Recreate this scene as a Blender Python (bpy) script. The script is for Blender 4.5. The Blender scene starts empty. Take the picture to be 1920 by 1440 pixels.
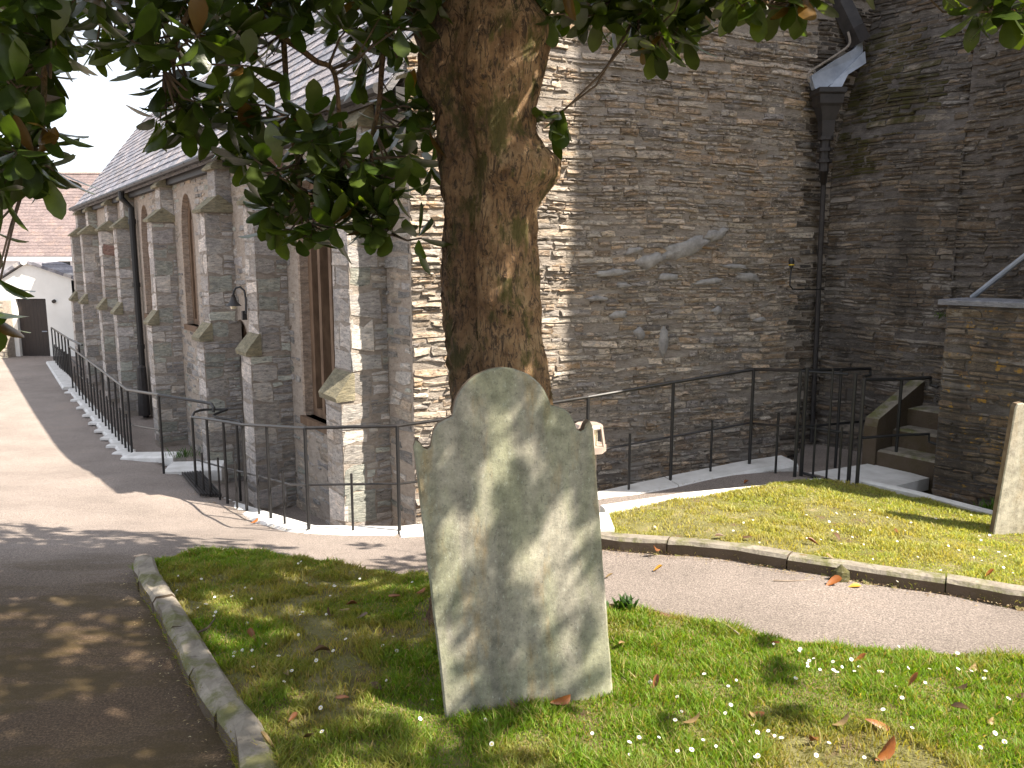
import bpy, math, random
import numpy as np
from mathutils import Vector, Matrix, noise
from mathutils.geometry import tessellate_polygon
random.seed(7); rng = np.random.default_rng(7)
C = bpy.context.scene.collection
SC = bpy.context.scene
# ------------------------------------------------------------------ camera, light, exposure
F = 1500.0; PITCH = math.radians(8.8); CP, SP = math.cos(PITCH), math.sin(PITCH); EYE = 1.6
cam = bpy.data.cameras.new('camera'); cam.sensor_width = 36; cam.lens = F/1920*36; cam.clip_start = 0.05; cam.clip_end = 600
co = bpy.data.objects.new('camera', cam); C.objects.link(co); co.location = (0, 0, EYE)
co.rotation_euler = (math.pi/2-PITCH, 0, 0); SC.camera = co
SUN_AZ = math.radians(66); SUN_EL = math.radians(49)      # light travels 66 deg left of forward
SDIR = Vector((-math.sin(SUN_AZ)*math.cos(SUN_EL), math.cos(SUN_AZ)*math.cos(SUN_EL), -math.sin(SUN_EL)))
w = bpy.data.worlds.new("World"); SC.world = w; w.use_nodes = True
nt = w.node_tree; sky = nt.nodes.new('ShaderNodeTexSky'); sky.sky_type = 'NISHITA'; sky.sun_disc = False
sky.sun_elevation = SUN_EL
sky.sun_rotation = math.pi - SUN_AZ                        # sun stands opposite to the travel direction
sky.dust_density = 1.5
bg = nt.nodes['Background']; bg.inputs['Strength'].default_value = 0.10
mxs = nt.nodes.new('ShaderNodeMix'); mxs.data_type = 'RGBA'; mxs.inputs[0].default_value = .72; mxs.inputs[7].default_value = (4.9, 4.95, 5.1, 1)   # thin bright haze veil over the whole sky
nt.links.new(sky.outputs[0], mxs.inputs[6]); nt.links.new(mxs.outputs[2], bg.inputs[0])
sl = bpy.data.lights.new('sun', 'SUN'); sl.energy = 5.0; sl.angle = math.radians(0.55); sl.color = (1.0, 0.90, 0.76)
so = bpy.data.objects.new('sun', sl); C.objects.link(so); so.rotation_euler = SDIR.to_track_quat('-Z', 'Y').to_euler(); so.location = (8, -4, 12)
vs = SC.view_settings; vs.view_transform = 'Standard'; vs.look = 'None'; vs.gamma = 1; vs.exposure = 1.6; vs.use_curve_mapping = False
SC.cycles.max_bounces = 6; SC.cycles.transparent_max_bounces = 4

def P(px, py, d):                                        # a measured photo point at distance d, as a place
    u = (px-960)/F; v = (720-py)/F
    return Vector((u*d, d*(CP+v*SP), EYE+d*(-SP+v*CP)))
def proj(p):
    z = p[1]*CP-(p[2]-EYE)*SP
    return (960+F*p[0]/z, 720-F*(p[1]*SP+(p[2]-EYE)*CP)/z, z) if z > 0.05 else (0, 0, -1)

# ------------------------------------------------------------------ scene helpers
WL = {}
def wl(o): return WL.get(o.name, Vector((0, 0, 0)))
def tag(o, label=None, cat=None, group=None, kind=None):
    if label: o['label'] = label
    if cat: o['category'] = cat
    if group: o['group'] = group
    if kind: o['kind'] = kind
    return o
def thing(name, loc, label, cat, group=None):
    o = bpy.data.objects.new(name, None); C.objects.link(o); loc = Vector(loc); o.location = loc; o.empty_display_size = .2
    WL[o.name] = loc.copy(); return tag(o, label, cat, group)
def mk(name, verts, faces, mats, parent=None, cols=None, smooth=False, midx=None, origin=None):
    V = np.asarray(verts, dtype=np.float32).reshape(-1, 3)
    c = np.array(origin, dtype=np.float32) if origin is not None else np.array([(V[:, 0].min()+V[:, 0].max())/2, (V[:, 1].min()+V[:, 1].max())/2, V[:, 2].min()], dtype=np.float32)
    me = bpy.data.meshes.new(name)
    if isinstance(faces, np.ndarray) and faces.ndim == 2:
        n, k = faces.shape
        me.vertices.add(len(V)); me.vertices.foreach_set('co', (V-c).ravel())
        me.loops.add(n*k); me.loops.foreach_set('vertex_index', faces.astype(np.int32).ravel())
        me.polygons.add(n); me.polygons.foreach_set('loop_start', (np.arange(n)*k).astype(np.int32))
        me.polygons.foreach_set('loop_total', np.full(n, k, dtype=np.int32)); me.update(calc_edges=True)
    else:
        me.from_pydata((V-c).tolist(), [], [list(f) for f in faces]); me.update()
    for m in (mats if isinstance(mats, (list, tuple)) else [mats]): me.materials.append(m)
    if midx is not None: me.polygons.foreach_set('material_index', np.asarray(midx, dtype=np.int32))
    if smooth: me.polygons.foreach_set('use_smooth', np.ones(len(me.polygons), dtype=bool))
    if cols is not None:
        a = me.color_attributes.new('Col', 'FLOAT_COLOR', 'POINT'); cc = np.ones((len(V), 4), dtype=np.float32); cc[:, :3] = cols; a.data.foreach_set('color', cc.ravel())
    o = bpy.data.objects.new(name, me); C.objects.link(o)
    W = Vector([float(x) for x in c]); WL[o.name] = W
    if parent is not None: o.parent = parent; o.location = W-wl(parent)
    else: o.location = W
    return o
class MB:
    def __init__(s): s.v = []; s.f = []; s.c = []; s.m = []
    def add(s, v, f, col=(.5, .5, .5), m=0):
        b = len(s.v); s.v += [tuple(x) for x in v]; s.f += [tuple(i+b for i in q) for q in f]; s.c += [col]*len(v); s.m += [m]*len(f); return s
    def box(s, o, ax, ay, az, col=(.5, .5, .5), m=0):     # o corner, three edge vectors
        o, ax, ay, az = Vector(o), Vector(ax), Vector(ay), Vector(az)
        if ax.cross(ay).dot(az) < 0: o = o+ax; ax = -ax
        v = [o, o+ax, o+ax+ay, o+ay, o+az, o+ax+az, o+ax+ay+az, o+ay+az]
        return s.add(v, [(3, 2, 1, 0), (4, 5, 6, 7), (0, 1, 5, 4), (1, 2, 6, 5), (2, 3, 7, 6), (3, 0, 4, 7)], col, m)
    def bevbox(s, o, ax, ay, az, b=.01, col=(.5, .5, .5), m=0, jit=0):   # box with chamfered top edges
        o, ax, ay, az = Vector(o), Vector(ax), Vector(ay), Vector(az)
        if ax.cross(ay).dot(az) < 0: o = o+ax; ax = -ax
        nx, ny, nz = ax.normalized(), ay.normalized(), az.normalized()
        j = lambda: Vector([random.uniform(-jit, jit) for _ in range(3)])
        q = [o, o+ax, o+ax+ay, o+ay]; t = [p+az-nz*b+j() for p in q]
        ins = [nx*b+ny*b, -nx*b+ny*b, -nx*b-ny*b, nx*b-ny*b]; u = [p+az+i+j() for p, i in zip(q, ins)]
        v = q+t+u; f = [(3, 2, 1, 0)]
        for k in range(4):
            n = (k+1) % 4; f += [(k, n, 4+n, 4+k), (4+k, 4+n, 8+n, 8+k)]
        f.append((8, 9, 10, 11)); return s.add(v, f, col, m)
    def tube(s, pts, r, n=8, col=(.5, .5, .5), m=0, cap=True, square=False):
        pts = [Vector(p) for p in pts]; rs = r if isinstance(r, (list, tuple)) else [r]*len(pts)
        v = []; up = Vector((0, 0, 1)); prev = None
        for i, p in enumerate(pts):
            d = ((pts[min(i+1, len(pts)-1)]-pts[max(i-1, 0)])).normalized()
            if prev is None: a = d.cross(up) if abs(d.z) < .95 else d.cross(Vector((0, 1, 0)))
            else: a = prev-d*prev.dot(d)
            a.normalize(); b = d.cross(a); prev = a
            for k in range(n):
                t = 2*math.pi*(k+(.5 if square else 0))/n; v.append(p+a*math.cos(t)*rs[i]-b*math.sin(t)*rs[i])
        f = []
        for i in range(len(pts)-1):
            for k in range(n): f.append((i*n+k, (i+1)*n+k, (i+1)*n+(k+1) % n, i*n+(k+1) % n)[::-1])
        if cap: f.append(tuple(range(n))); f.append(tuple(range((len(pts)-1)*n, len(pts)*n))[::-1])
        return s.add(v, f, col, m)
    def build(s, name, mats, parent=None, smooth=False, col=False):
        return mk(name, s.v, s.f, mats, parent, cols=np.array(s.c) if col else None, smooth=smooth, midx=s.m)
def nz(x, y, z=0.0): return noise.noise(Vector((x, y, z)))

# ------------------------------------------------------------------ materials
def newmat(name):
    m = bpy.data.materials.new(name); m.use_nodes = True; n = m.node_tree; b = n.nodes['Principled BSDF']; return m, n, b
def N(n, t, **k):
    x = n.nodes.new(t)
    for a, v in k.items():
        if a in x.inputs: x.inputs[a].default_value = v
        else: setattr(x, a, v)
    return x
def pos(n, sc=(1, 1, 1)):
    g = N(n, 'ShaderNodeNewGeometry'); mp = N(n, 'ShaderNodeMapping'); mp.inputs['Scale'].default_value = sc
    n.links.new(g.outputs['Position'], mp.inputs[0]); return mp.outputs[0]
def noi(n, p, scale, detail=6, rough=.6, dist=0):
    x = N(n, 'ShaderNodeTexNoise', Scale=scale, Detail=detail, Roughness=rough, Distortion=dist); n.links.new(p, x.inputs['Vector']); return x.outputs['Fac']
def ramp(n, fac, stops):
    r = N(n, 'ShaderNodeValToRGB'); cr = r.color_ramp
    while len(cr.elements) < len(stops): cr.elements.new(.5)
    for e, (p_, c) in zip(cr.elements, stops): e.position = p_; e.color = (*c, 1) if len(c) == 3 else c
    n.links.new(fac, r.inputs[0]); return r.outputs[0]
def mix(n, a, b, fac, mode='MIX'):
    x = N(n, 'ShaderNodeMix', data_type='RGBA', blend_type=mode); x.clamp_factor = True
    for i, v in ((6, a), (7, b)):
        if isinstance(v, tuple): x.inputs[i].default_value = (*v, 1)
        else: n.links.new(v, x.inputs[i])
    if isinstance(fac, (int, float)): x.inputs[0].default_value = fac
    else: n.links.new(fac, x.inputs[0])
    return x.outputs[2]
def bump(n, b, h, strength=.5, dist=.01, prev=None):
    x = N(n, 'ShaderNodeBump', Strength=strength, Distance=dist); n.links.new(h, x.inputs['Height'])
    if prev is not None: n.links.new(prev, x.inputs['Normal'])
    n.links.new(x.outputs[0], b.inputs['Normal']); return x.outputs[0]
def g1(v): return (v, v, v)
def band(n, fac, lo, hi): return ramp(n, fac, [(lo, g1(0)), (hi, g1(1))])

def stone_mat(name, tint=(1, 1, 1), lichen=.5, moss=0.0, orange=0.0, smear=True, rough=.85, sat_var=.5, dark=0.0, seed=0.0, grain=0.0):
    m, n, b = newmat(name); p = pos(n); ps = pos(n, (1, 1, 3.5))
    at = N(n, 'ShaderNodeAttribute', attribute_name='Col')
    f1 = noi(n, ps, 9, 8, .65, .3)
    c = mix(n, at.outputs['Color'], ramp(n, f1, [(.25, (.38, .37, .37)), (.5, (.95, .95, .95)), (.75, (1.6, 1.5, 1.4))]), .85, 'MULTIPLY')
    f2 = noi(n, p, 2.2, 5, .6)
    c = mix(n, c, ramp(n, f2, [(.3, (.8, .78, .8)), (.55, (1, 1, 1)), (.75, (1.25, 1.13, .98))]), .8, 'MULTIPLY')
    c = mix(n, c, (tint[0], tint[1], tint[2]), 1.0, 'MULTIPLY')
    if grain:
        fg = noi(n, pos(n, (1, 1, 1.5)), 21, 7, .72, .3)
        c = mix(n, c, (.52*tint[0], .47*tint[1], .41*tint[2]), mix(n, (0, 0, 0), band(n, fg, .54, .62), grain))
        c = mix(n, c, (.05, .043, .038), mix(n, (0, 0, 0), band(n, noi(n, pos(n, (1, 1, 2.6)), 17, 9, .8, .6), .525, .58), grain))
        c = mix(n, c, (.34*tint[0], .22*tint[1], .11*tint[2]), mix(n, (0, 0, 0), band(n, noi(n, ps, 3.4, 5, .6), .56, .68), grain*.7))
    f3 = noi(n, ps, 30, 6, .75)
    c = mix(n, c, (.62, .58, .52), mix(n, (0, 0, 0), band(n, f3, .60, .68), lichen*.75))
    c = mix(n, c, (.03, .027, .025), mix(n, (0, 0, 0), band(n, noi(n, ps, 17, 6, .75), .57, .66), .8))
    if smear: c = mix(n, c, (.37, .34, .31), mix(n, (0, 0, 0), band(n, noi(n, pos(n, (1, 1, 2.0)), 1.9, 7, .68, .8), .57, .61), .75))
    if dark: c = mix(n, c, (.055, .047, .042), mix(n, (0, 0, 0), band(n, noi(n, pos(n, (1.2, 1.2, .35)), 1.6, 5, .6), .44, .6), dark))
    if orange: c = mix(n, c, (.42, .24, .05), mix(n, (0, 0, 0), band(n, noi(n, p, 11, 4, .6), .60, .66), orange))
    if moss: c = mix(n, c, (.055, .05, .012), mix(n, (0, 0, 0), band(n, noi(n, p, 5, 6, .65), .38, .56), moss))
    n.links.new(c, b.inputs['Base Color']); b.inputs['Roughness'].default_value = rough
    b.inputs['Specular IOR Level'].default_value = .3
    b1 = bump(n, b, noi(n, pos(n, (1, 1, 4)), 14, 9, .78, .5), 1, .03)
    bump(n, b, noi(n, p, 120, 3, .6), .5, .003, b1)
    return m
def plain_mat(name, stops, scale=8, rough=.7, bs=.4, bd=.005, bscale=40, metal=0, detail=6, spec=.5, psc=(1, 1, 1)):
    m, n, b = newmat(name); p = pos(n, psc); c = ramp(n, noi(n, p, scale, detail, .6), stops)
    n.links.new(c, b.inputs['Base Color']); b.inputs['Roughness'].default_value = rough; b.inputs['Metallic'].default_value = metal
    b.inputs['Specular IOR Level'].default_value = spec
    if bs: bump(n, b, noi(n, pos(n, psc), bscale, 5, .65), bs, bd)
    return m
MAT = {}
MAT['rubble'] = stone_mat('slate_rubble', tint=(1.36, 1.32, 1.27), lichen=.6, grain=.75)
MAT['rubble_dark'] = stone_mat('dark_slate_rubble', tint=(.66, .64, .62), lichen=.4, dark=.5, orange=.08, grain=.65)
MAT['rubble_moss'] = stone_mat('mossy_slate_rubble', tint=(.62, .58, .52), lichen=.3, dark=.2, moss=.95, grain=.4)
MAT['rubble_lichen'] = stone_mat('orange_lichened_rubble', tint=(.75, .66, .55), lichen=.4, dark=.7, orange=.9, grain=.6)
MAT['ashlar'] = stone_mat('weathered_ashlar', tint=(1.30, 1.36, 1.42), lichen=.25, smear=False, grain=.3)
MAT['drip'] = stone_mat('mossy_weathering_stone', tint=(.85, .82, .70), lichen=.9, moss=.25, smear=False)
def mortar_mat(name, a, b_, dk=0):
    m, n, b = newmat(name); p = pos(n, (1, 1, 2)); c = ramp(n, noi(n, p, 7, 8, .7), [(.3, a), (.7, b_)])
    c = mix(n, c, (.05, .045, .04), mix(n, (0, 0, 0), band(n, noi(n, p, 30, 5, .7), .58, .68), .7))
    c = mix(n, c, (.60, .57, .52), mix(n, (0, 0, 0), band(n, noi(n, p, 45, 5, .7), .62, .70), .5))
    if dk: c = mix(n, c, (.05, .043, .038), mix(n, (0, 0, 0), band(n, noi(n, pos(n, (1.2, 1.2, .35)), 1.6, 5, .6), .44, .6), dk))
    n.links.new(c, b.inputs['Base Color']); b.inputs['Roughness'].default_value = .95
    b.inputs['Specular IOR Level'].default_value = .2
    b1 = bump(n, b, noi(n, pos(n, (1, 1, 2.6)), 16, 8, .75), 1, .035); bump(n, b, noi(n, p, 90, 4, .6), .6, .004, b1); return m
MAT['mortar'] = mortar_mat('lime_mortar', (.24, .205, .175), (.43, .38, .33))
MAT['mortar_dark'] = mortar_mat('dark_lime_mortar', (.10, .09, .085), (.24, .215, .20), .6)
MAT['patch'] = plain_mat('grey_cement_patch', [(.3, (.20, .19, .185)), (.7, (.36, .345, .33))], 14, .95, .8, .012, 40)
MAT['harl'] = mortar_mat('rough_harling', (.34, .28, .235), (.56, .49, .42))
MAT['concrete'] = plain_mat('pale_concrete', [(.3, (.50, .49, .47)), (.7, (.72, .71, .70))], 5, .85, .5, .006, 50)
MAT['kerbstone'] = None
m, n, b = newmat('kerb_stone'); p = pos(n)
c = ramp(n, noi(n, p, 6, 7, .65), [(.3, (.15, .13, .105)), (.7, (.32, .285, .235))])
c = mix(n, c, (.09, .08, .065), mix(n, (0, 0, 0), band(n, noi(n, p, 14, 5, .7), .56, .68), .7))
c = mix(n, c, (.10, .105, .02), mix(n, (0, 0, 0), band(n, noi(n, p, 4.5, 6, .7), .48, .60), .8))
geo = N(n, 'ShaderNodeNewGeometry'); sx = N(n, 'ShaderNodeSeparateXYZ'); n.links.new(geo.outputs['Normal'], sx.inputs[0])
c = mix(n, (.075, .05, .03), c, ramp(n, sx.outputs['Z'], [(.15, g1(.12)), (.5, g1(1))]))   # vertical faces of the kerb are a darker brown
n.links.new(c, b.inputs['Base Color']); b.inputs['Roughness'].default_value = .9; bump(n, b, noi(n, p, 35, 8, .7), .8, .012)
MAT['kerbstone'] = m
# asphalt with brown moss film near the lawn and fine chippings
m, n, b = newmat('worn_asphalt'); p = pos(n)
c = ramp(n, noi(n, p, 95, 6, .85), [(.36, (.09, .08, .075)), (.5, (.25, .22, .20)), (.64, (.52, .47, .43))])
c = mix(n, c, ramp(n, noi(n, p, .9, 6, .6), [(.35, (.78, .74, .72)), (.6, (1.05, 1, .98)), (.75, (1.15, 1.05, .98))]), .9, 'MULTIPLY')
sp = N(n, 'ShaderNodeSeparateXYZ'); g_ = N(n, 'ShaderNodeNewGeometry'); n.links.new(g_.outputs['Position'], sp.inputs[0])
def mrange(n, v, a, b_):
    x = N(n, 'ShaderNodeMapRange'); x.inputs['From Min'].default_value = a; x.inputs['From Max'].default_value = b_; n.links.new(v, x.inputs['Value']); return x.outputs[0]
def mul(n, a, b_):
    x = N(n, 'ShaderNodeMath', operation='MULTIPLY'); n.links.new(a, x.inputs[0])
    if isinstance(b_, (int, float)): x.inputs[1].default_value = b_
    else: n.links.new(b_, x.inputs[1])
    return x.outputs[0]
near = mul(n, mrange(n, sp.outputs['Y'], 5.9, 4.2), mrange(n, sp.outputs['X'], .4, -.6))
c = mix(n, c, mix(n, (.28, .18, .10), (.46, .36, .19), noi(n, p, 3, 4, .6)), mul(n, near, .92), 'MULTIPLY')
c = mix(n, c, (.075, .05, .014), mul(n, near, mix(n, (0, 0, 0), band(n, noi(n, pos(n, (1, 2.5, 1)), 1.6, 6, .65), .47, .58), .8)))
n.links.new(c, b.inputs['Base Color']); b.inputs['Roughness'].default_value = .85; b.inputs['Specular IOR Level'].default_value = .35
bump(n, b, noi(n, p, 90, 5, .85), 1, .012); MAT['asphalt'] = m
m, n, b = newmat('lawn_soil'); p = pos(n)
c = ramp(n, noi(n, p, 5, 7, .7), [(.34, (.17, .11, .06)), (.46, (.17, .16, .05)), (.60, (.24, .22, .09)), (.72, (.38, .30, .17))])
n.links.new(c, b.inputs['Base Color']); b.inputs['Roughness'].default_value = .95; bump(n, b, noi(n, p, 60, 6, .7), 1, .03); MAT['soil'] = m
def blade_mat(name):
    m, n, b = newmat(name); at = N(n, 'ShaderNodeAttribute', attribute_name='Col')
    n.links.new(at.outputs['Color'], b.inputs['Base Color']); b.inputs['Roughness'].default_value = .5
    b.inputs['Specular IOR Level'].default_value = .35
    tr = N(n, 'ShaderNodeBsdfTranslucent'); c2 = mix(n, at.outputs['Color'], (1.5, 1.35, .5), 1, 'MULTIPLY'); n.links.new(c2, tr.inputs[0])
    mx = N(n, 'ShaderNodeMixShader'); mx.inputs[0].default_value = .5
    n.links.new(b.outputs[0], mx.inputs[1]); n.links.new(tr.outputs[0], mx.inputs[2]); n.links.new(mx.outputs[0], n.nodes['Material Output'].inputs[0]); return m
MAT['grass'] = blade_mat('grass_blade')
def leaf_mat(name, rough=.28, trans=.3):
    m, n, b = newmat(name); at = N(n, 'ShaderNodeAttribute', attribute_name='Col'); p = pos(n)
    c = mix(n, at.outputs['Color'], ramp(n, noi(n, p, 14, 4, .6), [(.3, g1(.6)), (.7, g1(1.3))]), .7, 'MULTIPLY')
    n.links.new(c, b.inputs['Base Color']); b.inputs['Roughness'].default_value = rough; b.inputs['Specular IOR Level'].default_value = .5
    bump(n, b, noi(n, p, 60, 3, .6), .25, .004)
    tr = N(n, 'ShaderNodeBsdfTranslucent'); c2 = mix(n, c, (2.2, 2.3, .5), 1, 'MULTIPLY'); n.links.new(c2, tr.inputs[0])
    mx = N(n, 'ShaderNodeMixShader'); mx.inputs[0].default_value = trans
    n.links.new(b.outputs[0], mx.inputs[1]); n.links.new(tr.outputs[0], mx.inputs[2]); n.links.new(mx.outputs[0], n.nodes['Material Output'].inputs[0]); return m
MAT['leaf'] = leaf_mat('magnolia_leaf'); MAT['dead_leaf'] = leaf_mat('fallen_leaf', .5, .2)
def mul_(n, a, b_):
    x = N(n, 'ShaderNodeMath', operation='MULTIPLY'); n.links.new(a, x.inputs[0]); n.links.new(b_, x.inputs[1]); return x.outputs[0]
# bark
m, n, b = newmat('bark'); p = pos(n); pv = pos(n, (3.2, 3.2, 1)); ph = pos(n, (1, 1, 3))
at = N(n, 'ShaderNodeAttribute', attribute_name='Col')
c = ramp(n, noi(n, p, 6, 8, .65), [(.3, (.15, .085, .042)), (.5, (.35, .225, .12)), (.7, (.50, .37, .22))])
c = mix(n, c, (.06, .04, .028), mix(n, (0, 0, 0), band(n, noi(n, pv, 11, 8, .72, 1.4), .50, .58), .9))
c = mix(n, c, (.42, .37, .28), mix(n, (0, 0, 0), band(n, noi(n, p, 90, 3, .6), .62, .72), .6))
c = mix(n, c, (.085, .085, .015), mix(n, (0, 0, 0), band(n, noi(n, pos(n, (2, 2, 1)), 4.2, 8, .7), .50, .60), .85))
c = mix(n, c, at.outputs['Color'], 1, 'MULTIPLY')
vo = N(n, 'ShaderNodeTexVoronoi', feature='DISTANCE_TO_EDGE', Scale=9.0); wv = mix(n, pos(n, (3, 3, 1.1)), noi(n, p, 12, 4, .6), .06); n.links.new(wv, vo.inputs['Vector'])
ck = mul_(n, ramp(n, vo.outputs['Distance'], [(.01, g1(1)), (.06, g1(0))]), band(n, noi(n, pv, 2.6, 5, .65), .50, .62))
c = mix(n, c, (.035, .022, .014), ck)
n.links.new(c, b.inputs['Base Color']); b.inputs['Roughness'].default_value = .9
b1 = bump(n, b, noi(n, pv, 9, 8, .75, 1.6), 1, .05); b2 = bump(n, b, noi(n, ph, 30, 5, .65), .5, .008, b1); bump(n, b, noi(n, p, 130, 3, .6), .6, .004, b2); MAT['bark'] = m
# headstone
def head_mat(name, a, b_, green, rust, line=0):
    m, n, b = newmat(name); p = pos(n); pv = pos(n, (2.4, 2.4, .55))
    c = ramp(n, noi(n, pv, 3.2, 8, .62), [(.3, a), (.68, b_)])
    c = mix(n, c, (.20, .225, .115), mix(n, (0, 0, 0), band(n, noi(n, pv, 2.6, 6, .6, .5), .42, .60), green))
    c = mix(n, c, (.27, .19, .085), mix(n, (0, 0, 0), band(n, noi(n, pv, 4.4, 6, .65), .54, .68), rust))
    c = mix(n, c, ramp(n, noi(n, p, 17, 7, .75), [(.32, g1(.55)), (.5, g1(1)), (.68, g1(1.45))]), .8, 'MULTIPLY')
    c = mix(n, c, (.055, .06, .05), mix(n, (0, 0, 0), band(n, noi(n, p, 75, 6, .8), .55, .66), .6))
    c = mix(n, c, (.06, .07, .055), mix(n, (0, 0, 0), band(n, noi(n, pv, 26, 5, .7), .60, .72), .55))
    c = mix(n, c, (.52, .56, .48), mix(n, (0, 0, 0), band(n, noi(n, pos(n, (1, 1, .6)), 60, 7, .85), .56, .68), .5))
    n.links.new(c, b.inputs['Base Color']); b.inputs['Roughness'].default_value = .88
    bb = bump(n, b, noi(n, p, 150, 4, .7), .55, .004); bump(n, b, noi(n, pv, 9, 6, .7), .4, .006, bb); return m
MAT['headstone'] = head_mat('lichened_slate_headstone', (.155, .148, .122), (.33, .31, .25), .42, .6)
MAT['headstone_pale'] = head_mat('pale_headstone', (.33, .29, .22), (.50, .46, .38), .15, .45)
MAT['edge_brown'] = plain_mat('headstone_edge', [(.3, (.10, .07, .045)), (.7, (.22, .16, .10))], 12, .9)
MAT['iron'] = plain_mat('black_painted_iron', [(.3, (.006, .006, .007)), (.7, (.014, .014, .015))], 30, .5, .2, .001, 120)
MAT['rail_worn'] = plain_mat('worn_rail_top', [(.4, (.01, .01, .01)), (.7, (.03, .025, .025))], 20, .38, .2, .001, 120)
MAT['slate'] = stone_mat('roof_slate', tint=(1.0, 1, 1.05), lichen=.5, smear=False)
m, n, b = newmat('white_render'); p = pos(n); b.inputs['Base Color'].default_value = (.8, .79, .76, 1); b.inputs['Roughness'].default_value = .9; bump(n, b, noi(n, p, 30, 5, .6), .3, .006)
c = ramp(n, noi(n, p, 1.5, 5, .6), [(.3, (.72, .71, .68)), (.7, (.82, .81, .78))]); n.links.new(c, b.inputs['Base Color']); MAT['render'] = m
MAT['door'] = plain_mat('dark_stained_boards', [(.3, (.012, .008, .008)), (.7, (.028, .018, .015))], 4, .5, .4, .004, 30, psc=(8, 8, 1))
MAT['tile'] = stone_mat('pink_grey_tile', tint=(.95, .93, .96), lichen=.15, smear=False)
MAT['white_paint'] = plain_mat('white_paint', [(.3, (.78, .79, .82)), (.7, (.84, .85, .88))], 3, .5, .1, .001)
MAT['brownstone'] = plain_mat('brown_window_stone', [(.3, (.10, .06, .035)), (.7, (.21, .135, .085))], 9, .8, .5, .006, 40, psc=(1, 1, .4))
MAT['lead'] = plain_mat('lead_sheet', [(.3, (.24, .27, .33)), (.7, (.42, .46, .53))], 5, .5, .3, .006, 12, metal=.2)
MAT['cast_iron'] = plain_mat('old_cast_iron', [(.3, (.012, .011, .012)), (.7, (.035, .03, .03))], 12, .55, .4, .003, 50)
m, n, b = newmat('dark_glass'); b.inputs['Base Color'].default_value = (.02, .025, .03, 1); b.inputs['Roughness'].default_value = .12; bump(n, b, noi(n, pos(n), 6, 2, .5), .15, .004); MAT['glass'] = m
MAT['lampbody'] = plain_mat('beige_lamp_casing', [(.3, (.27, .21, .18)), (.7, (.38, .31, .27))], 14, .55, .2, .002, 60)
m, n, b = newmat('frosted_lamp_glass'); b.inputs['Base Color'].default_value = (.75, .68, .5, 1); b.inputs['Roughness'].default_value = .35; b.inputs['Transmission Weight'].default_value = .4; bump(n, b, noi(n, pos(n, (1, 1, .05)), 120, 2, .5), .3, .002); MAT['frost'] = m
MAT['petal'] = plain_mat('daisy_petal', [(.3, (.75, .75, .76)), (.7, (.86, .86, .87))], 60, .6, 0)
MAT['yolk'] = plain_mat('daisy_centre', [(.3, (.6, .42, .03)), (.7, (.75, .55, .05))], 200, .7, 0)
MAT['moss'] = blade_mat('moss_tuft')
MAT['twig'] = plain_mat('twig_bark', [(.3, (.05, .035, .025)), (.7, (.13, .09, .06))], 20, .85, .3, .003, 60)
MAT['deadwood'] = plain_mat('dead_stick', [(.3, (.16, .12, .09)), (.7, (.32, .26, .2))], 20, .85, .3, .003, 60)
# ------------------------------------------------------------------ terrain
CTRL = [P(520,1440,2.99),P(0,1440,2.99),P(0,1040,5.75),P(960,1340,3.4),P(960,1180,4.3),P(1150,1062,5.75),P(1900,1130,4.75),P(1500,1100,5.04),
 P(250,1050,5.63),P(575,1008,7.1),P(790,1014,7.0),P(450,985,8.0),P(300,975,8.1),P(230,880,11),P(248,858,12.4),P(0,850,12.4),P(137,730,19.3),P(100,680,24),P(0,680,24),
 P(0,960,8.0),P(1179,930,7.55),P(1405,888,7.9),P(1490,893,7.5),P(1606,917,7.25),P(1740,945,7.4),P(1150,985,6.4),P(1400,965,6.6),P(1850,1020,5.9),P(1920,1300,3.7)]
CTRL[-1].z = -.3
CTRL += [Vector(q) for q in [(0,0,0),(-3,0,0),(3,0,0),(0,-4,.2),(5,-4,.2),(-6,-3,.1),(-8,3,-.35),(-10,8,-.9),(-25,40,-1.4),(0,40,-1.5),(20,40,-1.5),(-25,20,-1.4),(15,5,-.2),(12,12,-.5),(4.5,9,-.6),(-5,16,-1.45),(0,12,-1.0),(-30,0,-.6),(30,0,0),(0,-20,.6)]]
cx = np.array([[p.x, p.y] for p in CTRL]); cz = np.array([p.z for p in CTRL])
def tps(r2): return np.where(r2 > 1e-9, r2*np.log(np.maximum(r2, 1e-9))*.5, 0)
_K = tps(((cx[:, None]-cx[None])**2).sum(2))+np.eye(len(cx))*.35
_Pm = np.c_[np.ones(len(cx)), cx]; _A = np.block([[_K, _Pm], [_Pm.T, np.zeros((3, 3))]]); _S = np.linalg.solve(_A, np.r_[cz, 0, 0, 0])
def gzv(x, y):
    x = np.asarray(x, float); y = np.asarray(y, float); xc = np.clip(x, -32, 32); yc = np.clip(y, -20, 42)
    r2 = (xc[..., None]-cx[:, 0])**2+(yc[..., None]-cx[:, 1])**2
    return tps(r2)@_S[:len(cx)]+_S[-3]+_S[-2]*xc+_S[-1]*yc
def gz(x, y): return float(gzv(x, y))
def onground(px, py, dz=0):                              # where a sight line through the photo point meets the ground
    d = 2.0
    for _ in range(400):
        q = P(px, py, d)
        if q.z < gz(q.x, q.y)+dz: break
        d += .03
    q = P(px, py, d); q.z = gz(q.x, q.y)+dz; return q
def inpoly(x, y, poly):
    x = np.asarray(x); y = np.asarray(y); r = np.zeros(x.shape, bool); n = len(poly)
    for i in range(n):
        (x1, y1), (x2, y2) = poly[i][:2], poly[(i+1) % n][:2]
        c = ((y1 > y) != (y2 > y)) & (x < (x2-x1)*(y-y1)/((y2-y1) if y2 != y1 else 1e-9)+x1); r ^= c
    return r
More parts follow.
